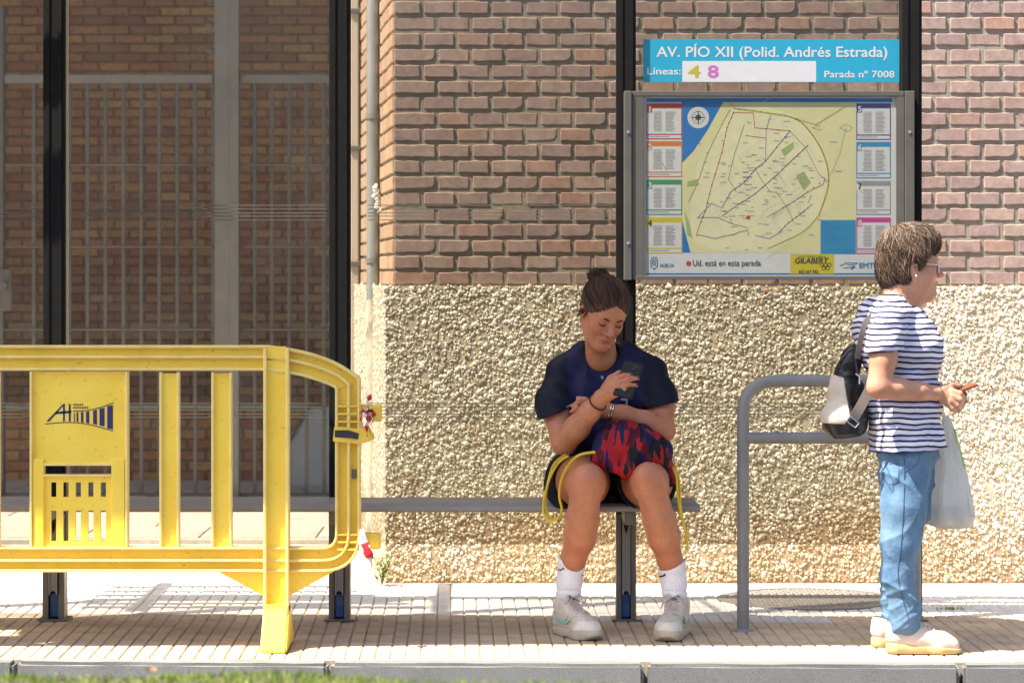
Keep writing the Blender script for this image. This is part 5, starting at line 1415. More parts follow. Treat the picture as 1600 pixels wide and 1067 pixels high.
# black shorts
M['shorts'] = fabric('black shorts', lambda t, v: ramp(t, noise(t, v, 20, 4), [(.3, (.006, .006, .008)), (.7, (.016, .016, .02))]), .75, 400, .2, .4)
S = Field((X(825, 10.5), 10.25, .38), (X(1085, 10.5), 10.95, .74), .006)
S.ell(P(955, 735, 10.70), (.225, .16, .115), None, .03)
S.chain([P(902, 750, 10.70), P(898, 756, 10.36)], [.125, .118], .03); S.chain([P(1006, 750, 10.70), P(1012, 754, 10.36)], [.123, .112], .03)
S.ripple(lambda x, y, z: .004*np.sin(60*y+20*x)*np.sin(30*z+8*x))
S.cut((0, 10.335, 0), (0, -1, .1)); S.cut((0, 0, .475), (0, 0, -1))
S.chain([P(910, 752, 10.50), P(912, 752, 10.22)], [.109, .104], 0, 'sub'); S.chain([P(1010, 752, 10.50), P(1012, 752, 10.22)], [.105, .101], 0, 'sub')
skinned('shorts', S, M['shorts'], girl, 1)
# socks and trainers
def sockmat(t, vec):
    return ramp(t, noise(t, vec, 30, 3), [(.3, (.70, .69, .72)), (.7, (.80, .79, .81))])
M['sock'] = fabric('white ribbed sock', sockmat, .85, 500, .3)
M['mark'] = pbr('black sock mark', (.012, .012, .015), .7)
M['shoew'] = pbr('off-white trainer leather', (.50, .45, .37), .5, ns=20, var=.12, bmp=.1, dirt=(.27, .22, .16), dscale=14, damt=.6)
M['sole'] = pbr('cream trainer sole', (.44, .38, .28), .6, ns=25, var=.12, dirt=(.3, .25, .16), dscale=12, damt=.6)
M['shoew2'] = pbr('pale trainer overlay', (.58, .53, .45), .45, ns=20, var=.1, dirt=(.35, .29, .22), dscale=14, damt=.5); M['seamd'] = pbr('dark shoe seam', (.16, .14, .13), .7); M['mint'] = pbr('mint trainer trim', (.22, .40, .32), .5, var=.1); M['teal'] = pbr('teal trainer tab', (.03, .13, .17), .5, var=.15); M['lace'] = pbr('cream laces', (.50, .40, .32), .8, bmp=.4, bs=400)
def sock(ankle, top, sgn):
    S = Field((min(ankle.x, top.x)-.09, min(ankle.y, top.y)-.12, .06), (max(ankle.x, top.x)+.09, max(ankle.y, top.y)+.12, top.z+.06), .003)
    a2 = ankle.lerp(top, .45)
    S.chain([ankle+Vector((0, 0, -.03)), a2, top+Vector((0, 0, .03))], [.045, .045, .058], .02)
    ax = (top-ankle).normalized()
    def rib(x, y, z):
        t_ = (z-ankle.z)/(top.z-ankle.z); cx = ankle.x+(top.x-ankle.x)*t_; cy = ankle.y+(top.y-ankle.y)*t_
        return .0014*np.sin(np.arctan2(y-cy, x-cx)*26)*(z < top.z-.022)+.0025*np.sin(t_*23)*(t_ < .35)
    S.ripple(rib); S.cut(top, ax+Vector((.22*sgn, 0, 0)))
    skinned('sock', S, M['sock'], girl, 1); return S
SK1 = sock(P(885, 940, 10.385), P(895, 877, 10.35), 1); SK2 = sock(P(1057, 940, 10.38), P(1048, 882, 10.35), -1)
def swoosh(fld, px, py, w):
    q = [[(px-w*.5, py-w*.05), (px-w*.1, py+w*.02), (px-w*.1, py+w*.2), (px-w*.35, py+w*.12)], [(px-w*.1, py+w*.02), (px+w*.3, py-w*.12), (px+w*.3, py+w*.06), (px-w*.1, py+w*.2)], [(px+w*.25, py-w*.32), (px+w*.5, py-w*.1), (px+w*.5, py-w*.06), (px+w*.25, py+w*.1)]]
    return patch('sock_mark', fld, q, M['mark'], girl, 10.3, .002, 3)
swoosh(SK1, 876, 889, 12); swoosh(SK2, 1034, 899, 13); swoosh(SK1, 912, 898, 7)
def trainer(heel, dirv, name='trainer'):
    dv = Vector((dirv[0], dirv[1], 0)).normalized(); sd = Vector((-dv.y, dv.x, 0)); up = Vector((0, 0, 1)); R = [list(dv), list(sd), [0, 0, 1]]
    w = lambda a, b_, c_: heel+dv*a+sd*b_+up*c_
    lo = Vector(heel)+Vector((-.33, -.33, -.01)); hi = Vector(heel)+Vector((.33, .33, .17))
    So = Field(lo, hi, .003)
    So.cone(w(.045, 0, .02), w(.10, 0, .02), .045, .042, .02); So.cone(w(.10, 0, .02), w(.205, -.003, .02), .042, .052, .02); So.cone(w(.205, -.003, .02), w(.238, .004, .02), .052, .046, .02)
    So.cut(w(0, 0, .040), (0, 0, 1)); So.cut(w(0, 0, .0), (0, 0, -1)); So.cut(w(.25, 0, .0), dv*.55+Vector((0, 0, -1)))
    so = skinned('sole', So, M['sole'], girl, 1)
    U = Field(lo, hi, .003)
    U.cone(w(.045, 0, .045), w(.10, 0, .045), .040, .038, .03); U.cone(w(.10, 0, .045), w(.20, -.003, .040), .038, .045, .03); U.cone(w(.2, -.003, .038), w(.236, .004, .034), .045, .038, .03)
    U.cone(w(.045, 0, .06), w(.05, 0, .112), .037, .041, .03); U.cone(w(.10, 0, .09), w(.17, 0, .068), .034, .032, .03); U.cone(w(.085, 0, .085), w(.075, 0, .118), .037, .037, .03)
    U.ell(w(.048, 0, .135), (.046, .042, .035), R, .004, 'sub'); U.cut(w(0, 0, .036), (0, 0, -1), .002)
    U.ripple(lambda x, y, z: .0008*np.sin(x*180+y*90)*np.sin(z*140))
    up_ = skinned('upper', U, M['shoew'], girl, 1)
    for s in (-1, 1):
        q = MB(); pts = [w(.062, s*.042, .052), w(.10, s*.0425, .046), w(.145, s*.0445, .054), w(.172, s*.0435, .070), w(.14, s*.0415, .066), w(.11, s*.0385, .070), w(.068, s*.0405, .086)]
        q.add([(p+sd*s*.0045)[:] for p in pts]+[(p-sd*s*.004)[:] for p in pts], [tuple(range(7)), tuple(range(13, 6, -1))]+[(i, (i+1) % 7, (i+1) % 7+7, i+7) for i in range(7)])
        q.build('side_stripe', M['mint'], up_)
    def overlay(name, m, cuts, th=.0022):
        Q = Field(lo, hi, .003); Q.D = U.D-th
        for a_, n_ in cuts: Q.cut(a_, n_, .001)
        V0, Q0 = Q.mesh(name)
        if len(Q0): link(name, mesh_np(name, smoothv(V0, Q0, 1), Q0), m, up_, smooth=True)
    overlay('heel_patch', M['mint'], [(w(.022, 0, 0), dv), (w(0, 0, .095), up)], .003)
    overlay('toe_cap', M['shoew2'], [(w(.178, 0, 0), -dv+up*.55), (w(0, 0, .072), up)])
    overlay('collar', M['shoew2'], [(w(.075, 0, .09), dv), (w(0, 0, .088), -up)], .003)
    for s in (-1, 1): overlay('eyestay', M['shoew2'], [(w(.100, 0, 0), -dv), (w(.182, 0, 0), dv), (w(0, s*.017, 0), -sd*s), (w(0, s*.038, 0), sd*s), (w(0, 0, .058), -up)], .0026)
    MB().sweep([(0, 0), (1, 1)], 1, 0, 1) if False else None
    lc = MB()
    def on(a, b_, o=.002):
        p = w(a, b_, 0); z = top_z(U, p.x, p.y); return Vector((p.x, p.y, (z if z is not None else .06)+o))
    for k in range(5):
        a = .108+k*.0185
        lc.tube([on(a+.003*math.sin(t*1.57), (t-2)*.0125) for t in range(5)], .0032, 6)
        if k < 4: lc.tube([on(a+.0185*t/4, (t-2)*.0125, .0035) for t in range(5)], .0028, 6); lc.tube([on(a+.0185*t/4, -(t-2)*.0125, .0035) for t in range(5)], .0028, 6)
    kz = on(.106, 0, .006)
    for s in (-1, 1):
        lc.tube(spline([kz, kz+dv*.010+sd*s*.022+up*.010, kz+dv*.022+sd*s*.044-up*.008, kz+dv*.016+sd*s*.040-up*.022, kz+dv*.004+sd*s*.012-up*.002], 5), .0026, 6)
        lc.tube(spline([kz, kz+dv*.022+sd*s*.016-up*.002, kz+dv*.042+sd*s*.036-up*.020, kz+dv*.05+sd*s*.043-up*.04], 5), .0026, 6)
    eye = MB()
    for k in range(5):
        for s in (-1, 1):
            p = on(.106+k*.0185, s*.029, .0006); eye.tube([p-up*.001, p+up*.0012], .0028, 8)
    eye.build('eyelets', M['teal'], up_, smooth=True)
    lc.build('laces', M['lace'], up_, smooth=True)
    T_ = MB(); tp = [w(.112, -.021, .106), w(.112, .021, .106), w(.108, .019, .158), w(.108, -.019, .158)]
    T_.add([p[:] for p in tp]+[(p-dv*.006)[:] for p in tp], [(0, 1, 2, 3), (7, 6, 5, 4), (0, 4, 5, 1), (1, 5, 6, 2), (2, 6, 7, 3), (3, 7, 4, 0)])
    T_.build('tongue', M['shoew'], up_)
    T2 = MB(); tp = [w(.1135, -.0155, .132), w(.1135, .0155, .132), w(.111, .0155, .154), w(.111, -.0155, .154)]
    T2.add([p[:] for p in tp]+[(p-dv*.003)[:] for p in tp], [(0, 1, 2, 3), (7, 6, 5, 4), (0, 4, 5, 1), (1, 5, 6, 2), (2, 6, 7, 3), (3, 7, 4, 0)])
    T2.build('tongue_tab', M['teal'], up_)
    for a0, hh in ((.150, .0), (.205, .0)):
        pts = [on(a0-.018*abs(t-4)/4, (t-4)*.0118, .0003) for t in range(9)]
        sm_ = MB().tube([q for q in pts], .0016, 6); sm_.build('seam', M['seamd'], up_, smooth=True)
    for s in (-1, 1):
        MB().tube(spline([on(.10, s*.031, .0003), on(.135, s*.032, .0003), on(.165, s*.034, .0003), on(.178, s*.040, .0003)], 4), .0015, 6).build('seam', M['seamd'], up_, smooth=True)
    cr = MB()
    cr.tube(spline([w(.165, -.046, .048), w(.185, -.03, .070), (w(.19, 0, .079)), w(.185, .03, .070), w(.165, .046, .048)], 5), .0024, 6)
    cr.build('toe_seam', M['sole'], up_, smooth=True)
trainer(Vector((X(872, 10.42), 10.43, .001)), (.50, -.87)); trainer(Vector((X(1064, 10.42), 10.43, .001)), (-.27, -.96))
# bracelets
wd_ = (P(939, 622, 10.22)-P(922, 643, 10.27)).normalized(); c0 = P(934, 629, 10.235)
a1 = wd_.cross(Vector((0, 1, 0))).normalized(); a2 = wd_.cross(a1)
MB().tube([c0+(a1*math.cos(k*.3307)+a2*math.sin(k*.3307))*.0355 for k in range(20)], .0028, 6, cap=False).build('wristband', M['mark'], girl, smooth=True)
w2 = (P(948, 641, 10.36)-P(975, 648, 10.36)).normalized(); c1 = P(956, 643, 10.36); a1 = w2.cross(Vector((0, 0, 1))).normalized(); a2 = w2.cross(a1)
for off in (0, .009): MB().tube([c1+w2*off+(a1*math.cos(k*.3307)+a2*math.sin(k*.3307))*.0335 for k in range(20)], .0022, 6, cap=False).build('bracelet', M['steel'], girl, smooth=True)

# phone in her hand
M['phone'] = pbr('black phone back', (.008, .008, .009), .4, spec=.25, var=.2); M['lens'] = pbr('lens glass', (.004, .004, .006), .05)
pc = P(983, 589, 10.163); pu = Vector((.30, .42, .80)).normalized(); pn = Vector((-.12, -.86, .46)); pn = (pn-pu*pn.dot(pu)).normalized(); pr = pu.cross(pn)
if pr.x < 0: pr = -pr
ph = tag(empty('phone', pc-pu*.07), 'black phone held up by the seated person', 'phone')
def obox(c, a, b_, n, ha, hb, hn): 
    return [c+a*(sx*ha)+b_*(sy*hb)+n*(sz*hn) for sx in (-1, 1) for sy in (-1, 1) for sz in (-1, 1)], [(0, 1, 3, 2), (4, 6, 7, 5), (0, 4, 5, 1), (2, 3, 7, 6), (0, 2, 6, 4), (1, 5, 7, 3)]
pc = pc-pu*.012
MB().add(*obox(pc, pr, pu, pn, .037, .076, .0042)).build('case', M['phone'], ph, bevel=.003)
cm = MB().add(*obox(pc+pr*.012+pu*.052+pn*.0046, pr, pu, pn, .013, .015, .0012)).build('camera_island', M['phone'], ph, bevel=.001)
for dx, du in ((-.005, .006), (.006, .006), (-.005, -.006)):
    c = pc+pr*(.012+dx)+pu*(.052+du)+pn*.0058; MB().tube([c, c+pn*.0012], .0038, 12).build('lens', M['lens'], cm, smooth=True)

# sports bag on her lap
def bagmat(t, vec):
    mp = N(t, 'ShaderNodeMapping'); mp.inputs['Scale'].default_value = (48, 20, 17); mp.inputs['Rotation'].default_value = (0, rad(14), 0); t.links.new(vec, mp.inputs[0])
    vo = t.nodes.new('ShaderNodeTexVoronoi'); vo.inputs['Scale'].default_value = 1; vo.distance = 'MANHATTAN'; t.links.new(mp.outputs[0], vo.inputs['Vector'])
    sp_ = t.nodes.new('ShaderNodeSeparateColor'); t.links.new(vo.outputs['Color'], sp_.inputs[0])
    return ramp(t, sp_.outputs[0], [(0, (.30, .008, .014)), (.18, (.09, .004, .018)), (.36, (.008, .009, .05)), (.50, (.005, .005, .008)), (.66, (.36, .012, .016)), (.78, (.012, .01, .055)), (.90, (.10, .006, .022))], 'CONSTANT')
M['bag'] = fabric('red, navy and black patterned cloth', bagmat, .6, 300, .25, .4)
sb = tag(empty('sports_bag', P(990, 745, 10.3)), 'red and navy patterned drawstring bag with yellow cords on the lap', 'bag')
S = Field((X(900, 10.3), 10.10, .52), (X(1085, 10.3), 10.56, .93), .0042)
S.ell(P(975, 690, 10.31), (.115, .085, .085), None, .03); S.ell(P(1012, 705, 10.30), (.10, .085, .075), None, .05); S.ell(P(1043, 738, 10.35), (.035, .07, .05), None, .05); S.ell(P(950, 715, 10.29), (.065, .075, .055), None, .04); S.ell(P(988, 730, 10.27), (.07, .06, .045), None, .04)
S.ripple(lambda x, y, z: .0055*np.sin(48*x+26*z+2*np.sin(30*z))*np.sin(24*z-20*x)+.003*np.sin(90*x-40*z+15*y))
skinned('bag_body', S, M['bag'], sb, 1)
M['cord'] = pbr('yellow cord', (.62, .42, .015), .6, var=.15, bmp=.4, bs=400)
def cord(pts, r=.0052): MB().tube(spline(pts, 7), r, 8).build('cord', M['cord'], sb, smooth=True)
cord([P(930, 706, 10.20), P(905, 711, 10.21), P(888, 727, 10.24), P(877, 750, 10.285), P(874, 775, 10.30), P(878, 797, 10.30), P(870, 811, 10.30), P(858, 806, 10.31), P(852, 785, 10.32), P(856, 755, 10.34), P(866, 725, 10.37), P(884, 710, 10.38)])
cord([P(888, 712, 10.30), P(872, 724, 10.33), P(858, 750, 10.33), P(849, 785, 10.31), P(851, 806, 10.30), P(862, 814, 10.29), P(874, 808, 10.285)], .0045)
cord([P(1050, 728, 10.30), P(1057, 745, 10.28), P(1059, 775, 10.28), P(1064, 805, 10.29), P(1073, 835, 10.30), P(1074, 862, 10.31)], .0045)
cord([P(1052, 724, 10.32), P(1061, 750, 10.30), P(1063, 785, 10.29), P(1067, 815, 10.29), P(1073, 838, 10.29)], .0045)
cord([P(1054, 722, 10.33), P(1059, 760, 10.31), P(1061, 790, 10.30), P(1072, 830, 10.30), P(1069, 848, 10.30)], .0042)
# jersey print
patch('jersey_crest', SHIRT1, [[(938.5, 590), (940, 586.5), (943, 588), (942, 593)]], M['crest'], girl, 10.45, .002, 3)
patch('jersey_number', SHIRT1, [[(970, 622), (981, 622), (981, 625.5), (970, 625.5)], [(977.5, 625), (981, 625), (981, 641), (977.5, 641)]], M['crest'], girl, 10.45, .002, 3)
patch('sleeve_trim', SHIRT1, [[(884, 635), (893, 630.5), (894, 634.5), (886, 638.5)]], M['crest'], girl, 10.45, .002, 3)
# ------------------------------------------------------------------ standing person, side view
wom = tag(empty('person', (X(1415, 9.93), 9.93, 0)), 'standing person in striped shirt and jeans with backpack, facing right', 'person')
M['skin2'] = skin_mat('light skin', (.50, .25, .155))
DC = 9.93
h2 = Head(P(1424, 415, DC), (1, .05, -.04), 0, 1.0)
B = Field((X(1310, DC), 9.60, .04), (X(1530, DC), 10.22, Z(335, DC)), .0040)
h2.build(B, .012)
B.cone(P(1400, 478, DC), h2.w(0, -.030, -.05), .064, .062, .03); B.cone(P(1412, 490, DC), h2.w(0, .040, -.092), .048, .026, .03)
B.ell(P(1398, 545, DC), (.12, .13, .15), None, .03); B.cone(P(1390, 500, 9.80), P(1390, 500, 10.06), .06, .06, .05)
B.ell(P(1416, 650, DC), (.11, .125, .14), None, .04)
for s, dd in ((-1, 9.86), (1, 10.0)):
    B.chain([P(1412, 720, dd), P(1406, 850, dd), P(1412, 965, dd)], [.055, .045, .042], .03)
# near arm
B.chain([P(1386, 505, 9.755), P(1380, 560, 9.725), P(1373, 604, 9.715)], [.050, .047, .042], .02)
B.chain([P(1374, 604, 9.715), P(1400, 607, 9.735), P(1435, 611, 9.765), P(1462, 614, 9.80)], [.042, .040, .033, .026], .015)
# far arm
B.chain([P(1398, 505, 10.08), P(1400, 560, 10.12), P(1405, 600, 10.12)], [.055, .050, .045], .02)
B.chain([P(1405, 602, 10.12), P(1435, 606, 10.03), P(1466, 610, 9.92)], [.044, .038, .027], .02)
# hands meeting round the phone
B.ell(P(1476, 618, 9.82), (.032, .018, .030), None, .015)
for k, (a, b_, c_) in enumerate((((1487, 611, 9.815), (1500, 615, 9.81), (1507, 623, 9.83)), ((1488, 618, 9.81), (1500, 624, 9.805), (1505, 633, 9.83)), ((1486, 625, 9.81), (1496, 633, 9.81), (1500, 640, 9.83)), ((1481, 631, 9.815), (1488, 638, 9.815), (1493, 642, 9.835)))):
    B.chain([P(*a), P(*b_), P(*c_)], [.0125, .0108, .0088], .005)
B.chain([P(1474, 607, 9.82), P(1486, 602, 9.83), P(1498, 603, 9.85)], [.015, .0115, .009], .006)
B.ell(P(1480, 616, 9.89), (.030, .02, .028), None, .015)
for a, b_, c_ in (((1490, 610, 9.895), (1503, 612, 9.885), (1509, 617, 9.87)), ((1491, 617, 9.895), (1504, 620, 9.885), (1509, 627, 9.87)), ((1489, 624, 9.895), (1500, 629, 9.885), (1504, 636, 9.87)), ((1485, 631, 9.895), (1493, 637, 9.885), (1497, 642, 9.87))):
    B.chain([P(*a), P(*b_), P(*c_)], [.0118, .0102, .0085], .005)
B.chain([P(1478, 606, 9.885), P(1488, 601, 9.88), P(1499, 602, 9.87)], [.014, .011, .009], .006)
skinned('body', B, M['skin2'], wom, 1, lambda V: h2.tint(V, (.92, .62, .60)))
del B
# eyes and brows, glasses, earring
M['eyew'] = pbr('eye white', (.7, .68, .65), .2, var=.03); M['iris'] = pbr('dark iris', (.03, .02, .012), .1)
for q in (-1, 1):
    MB().tube(spline([h2.w(q*.046, .079, .002), h2.w(q*.038, .0875, -.0005), h2.w(q*.029, .0892, -.001), h2.w(q*.019, .086, .0005)], 4), .0021, 6).build('eye_opening', M['lash'], wom, smooth=True)
    MB().tube(spline([h2.w(q*.016, .091, .019), h2.w(q*.032, .090, .025), h2.w(q*.047, .077, .022)], 4), .0026, 6).build('eyebrow', M['hair1'] if False else M['lash'], wom, smooth=True)
MB().lathe([(0, .0015), (.002, .001), (.002, -.001), (0, -.0015)], h2.w(.05, .02, -.085), 8) if False else None
M['gframe'] = pbr('pale glasses frame', (.62, .54, .52), .3, metal=.2, var=.1); M['glens'] = glass_mat('spectacle lens', (.93, .93, .93), .9)
gls = MB()
for q in (-1, 1):
    c = (q*.034, .098, -.004); pts = [h2.w(c[0]+.024*math.cos(a)-0, c[1]-abs(c[0]+.024*math.cos(a))*.22+.004, c[2]+.0185*math.sin(a)) for a in [k*6.2832/18 for k in range(19)]]
    gls.tube(pts, .0019, 6, cap=False)
    gls.tube(spline([h2.w(q*.058, .089, .004), h2.w(q*.072, .060, .006), h2.w(q*.080, .012, .006), h2.w(q*.078, -.006, -.004)], 5), .0024, 6)
gls.tube([h2.w(-.010, .100, .0), h2.w(0, .103, .003), h2.w(.010, .100, .0)], .0013, 6)
go = gls.build('glasses_frame', M['gframe'], wom, smooth=True)
for q in (-1, 1):
    pts = [h2.w(q*.034+.0235*math.cos(a), .102-abs(q*.034+.0235*math.cos(a))*.22, -.004+.018*math.sin(a)) for a in [k*6.2832/18 for k in range(18)]]
    MB().add([p[:] for p in pts]+[(p-h2.f*.0012)[:] for p in pts], [tuple(range(18)), tuple(range(35, 17, -1))]).build('lens', M['glens'], go)
bmq = bmesh.new(); bmesh.ops.create_icosphere(bmq, subdivisions=2, radius=.0042); me = bpy.data.meshes.new('earring'); bmq.to_mesh(me); bmq.free()
M['pearl'] = pbr('pearl stud', (.8, .78, .72), .2, var=.03); eo = link('earring', me, M['pearl'], wom, smooth=True); eo.location = h2.w(-.088, .002, -.038) if h2.w(-.088, 0, 0).y < DC else h2.w(.088, .002, -.038)
NS = -1 if h2.w(-1, 0, 0).y < h2.w(1, 0, 0).y else 1      # side of the head towards the camera
# short brown hair with greyish lights; extra pale strands on top paint in sunlight
M['hair2'] = hair_mat('short brown hair', .45)
Hf = Field(h2.C-Vector((.17, .15, .16)), h2.C+Vector((.17, .15, .21)), .003)
h2.ell(Hf, (0, -.020, .056), (.088, .106, .098), .01); h2.ell(Hf, (0, .034, .088), (.074, .066, .058), .03); h2.ell(Hf, (0, -.068, -.012), (.070, .058, .078), .03); h2.ell(Hf, (0, -.066, -.056), (.046, .034, .044), .03)
for q in (-1, 1): h2.ell(Hf, (q*.070, .010, .030), (.022, .046, .048), .02); h2.ell(Hf, (q*.066, -.030, -.020), (.024, .034, .05), .02)
h2.ell(Hf, (0, .096, -.050), (.060, .072, .110), .008, 'sub')
for q in (-1, 1): h2.ell(Hf, (q*.075, .058, -.066), (.040, .060, .072), .008, 'sub'); h2.ell(Hf, (q*.092, -.004, -.018), (.026, .021, .034), .004, 'sub'); h2.ell(Hf, (q*.072, .082, -.006), (.045, .052, .050), .008, 'sub')
skinned('hair', Hf, M['hair2'], wom, 1, lambda V: np.tile(np.array([.040, .022, .013]), (len(V), 1)))
g = random.Random(9); lines = []; cols = []
cw = h2.w(0, -.016, .040); crown = (h2.f*-.35+h2.u).normalized(); e1 = h2.l.copy(); e2 = crown.cross(e1)
for k in range(5200):
    th = g.uniform(0, 6.2832); ph_ = math.acos(g.uniform(-.85, .998)); L = g.uniform(.30, .65); sw = g.uniform(-.38, .38); lift = g.choice((0, .002, .005, .010)); pts = []; miss = 0; last = .1
    for i in range(6):
        p_ = ph_+L*i/5; a = th+sw*i/5; d = crown*math.cos(p_)+(e1*math.cos(a)+e2*math.sin(a))*math.sin(p_)
        r = ray_r(Hf, cw, d)
        if r < .05:
            if i < 2 or miss >= 2 or d.dot(h2.f) > .1: break
            miss += 1; r = last*(.985)
        last = r; pts.append(cw+d*(r+.0006+lift*(i/5)**1.5))
    if len(pts) < 3: continue
    lines.append(pts); s_ = g.uniform(.45, 1.9); top = max(0, min(1, ((pts[0]-h2.C).dot(h2.u)-.05)/.08))
    cols.append((.05*s_, .028*s_, .017*s_) if g.random() > .20+.30*top else (.17*s_, .118*s_, .085*s_))
strands('hair_strands', lines, .0010, M['hair2'], wom, cols)
# striped shirt
def stripes(t, vec):
    sep = t.nodes.new('ShaderNodeSeparateXYZ'); t.links.new(vec, sep.inputs[0])
    wob = noise(t, vec, 6, 3); w = N(t, 'ShaderNodeMath', operation='MULTIPLY_ADD'); w.inputs[1].default_value = .03; t.links.new(wob, w.inputs[0]); t.links.new(sep.outputs[2], w.inputs[2])
    a = N(t, 'ShaderNodeMath', operation='MULTIPLY'); a.inputs[1].default_value = 1/.0405; t.links.new(w.outputs[0], a.inputs[0])
    f = N(t, 'ShaderNodeMath', operation='FRACT'); t.links.new(a.outputs[0], f.inputs[0])
    return ramp(t, f.outputs[0], [(0, (.74, .73, .76)), (.335, (.012, .01, .04)), (.5, (.40, .37, .56)), (.60, (.70, .69, .74)), (.70, (.40, .37, .56)), (.835, (.012, .01, .04))], 'CONSTANT')
M['stripe'] = fabric('white and navy striped jersey', stripes, .8, 400, .2, .3)
S = Field((X(1305, DC), 9.62, .72), (X(1500, DC), 10.24, Z(440, DC)), .0042)
S.ell(P(1402, 535, DC), (.150, .155, .15), None, .03); S.ell(P(1372, 510, DC), (.085, .14, .11), None, .05)
for q in (-1, 1): S.ell(P(1442, 553, DC+q*.065), (.075, .075, .075), None, .06)
S.ell(P(1412, 630, DC), (.140, .155, .16), None, .06); S.ell(P(1417, 698, DC), (.142, .160, .12), None, .05)
S.cone(P(1395, 482, DC-.09), P(1388, 503, DC-.165), .055, .066, .05); S.cone(P(1395, 482, DC+.09), P(1392, 503, DC+.165), .055, .066, .05)
S.chain([P(1387, 504, 9.76), P(1381, 550, 9.735), P(1378, 580, 9.725)], [.066, .067, .068], .02)
S.chain([P(1397, 504, 10.08), P(1400, 550, 10.11), P(1402, 580, 10.12)], [.066, .066, .066], .02)
S.ripple(lambda x, y, z: .004*np.sin(42*z+30*x+2*np.sin(20*y+12*z))*np.sin(26*x-18*z+11*y)+.0055*np.sin(60*x+14*z+9*y)*np.clip((.95-z)/.12, 0, 1.2)+.003*np.sin(75*z-45*x+20*y))
x_, y_, z_ = S.ax[0][:, None, None], S.ax[1][None, :, None], S.ax[2][None, None, :]
zs1 = Z(549, 9.73)
for yl, sg in ((9.772, 1), (10.088, -1)):
    d = np.minimum((yl-y_)*sg+0*x_, (zs1+.10*(x_-X(1380, 9.73)))-z_); S.D = np.maximum(S.D, np.broadcast_to(d, S.D.shape).astype(np.float32))

S.cone(P(1404, 476, DC), P(1422, 440, DC), .068, .085, .005, 'sub'); S.chain([P(1425, 488, DC), P(1446, 500, DC)], [.05, .03], .006, 'sub')
S.cut(P(1417, 702, DC), (.06, 0, -1))
S.ell(P(1417, 715, DC), (.130, .146, .05), None, 0, 'sub')
skinned('shirt', S, M['stripe'], wom, 1)
del S
M['trim'] = pbr('black neck trim', (.02, .018, .025), .8)
# jeans
def denim(t, vec):
    c = ramp(t, noise(t, coords(t, (1, 1, .6)), 9, 9, .65), [(.3, (.06, .125, .215)), (.7, (.165, .265, .375))])
    wv = N(t, 'ShaderNodeTexWave', Scale=160.0, Distortion=1.5); wv.bands_direction = 'DIAGONAL'; t.links.new(vec, wv.inputs['Vector'])
    return mul(t, c, ramp(t, wv.outputs['Fac'], [(0, (.96,)*3), (1, (1.04,)*3)]))
M['denim'] = fabric('light blue denim', denim, .85, 700, .35, .5)
S = Field((X(1340, DC), 9.68, .05), (X(1500, DC), 10.2, .82), .0040)
S.ell(P(1418, 705, DC), (.118, .138, .09), None, .03)
S.chain([P(1413, 738, 9.885), P(1412, 790, 9.86), P(1407, 850, 9.855), P(1404, 900, 9.855), P(1412, 945, 9.86), P(1417, 975, 9.86)], [.096, .082, .069, .058, .053, .054], .025)
S.chain([P(1424, 738, 9.99), P(1420, 790, 10.01), P(1404, 850, 10.02), P(1398, 900, 10.03), P(1399, 940, 10.03), P(1402, 968, 10.03)], [.090, .080, .066, .054, .051, .050], .025)
def dfold(x, y, z):
    cr = lambda u: (1-np.abs(np.sin(u)))**2.2
    lo = np.clip((.34-z)/.16, 0, 1); kn = np.exp(-((z-.44)/.07)**2); hi = np.exp(-((z-.66)/.09)**2)
    u1 = 17*z+20*x+1.3*np.sin(15*z+6*y); u2 = 22*z-15*x+1.1*np.sin(11*z+9*x+8*y)
    return -.0115*cr(u1)*np.clip(.15+lo*.8+kn*.7+hi*.6, 0, 1)-.0085*cr(u2+.8)*np.clip(lo+kn*.6+hi*.8, 0, 1)-.003*cr(60*z+25*x+4*np.sin(20*x))*lo+.0045
S.ripple(dfold)
S.cut((0, 0, Z(976, 9.86)), (-.15, 0, -1)); S.cut((0, 0, .80), (0, 0, 1))

JE = S; jn = skinned('jeans', S, M['denim'], wom, 1)
M['stitch'] = pbr('seam thread', (.05, .10, .17), .8)
sp1 = [fit(JE, q.x, q.y, 9.78, .0006) for q in spline([(1413, 712), (1412, 790), (1408, 850), (1403, 900), (1412, 940), (1420, 966)], 8)]
MB().tube(sp1, .0018, 5).build('side_seam', M['stitch'], jn, smooth=True)
for q in ([(1438, 708), (1434, 722), (1424, 732), (1413, 736)], [(1378, 722), (1392, 724), (1404, 724)], [(1378, 722), (1380, 748), (1392, 756), (1403, 750), (1404, 724)]):
    MB().tube([fit(JE, a_.x, a_.y, 9.78, .0004) for a_ in spline(q, 5)], .0013, 5).build('pocket_seam', M['stitch'], jn, smooth=True)
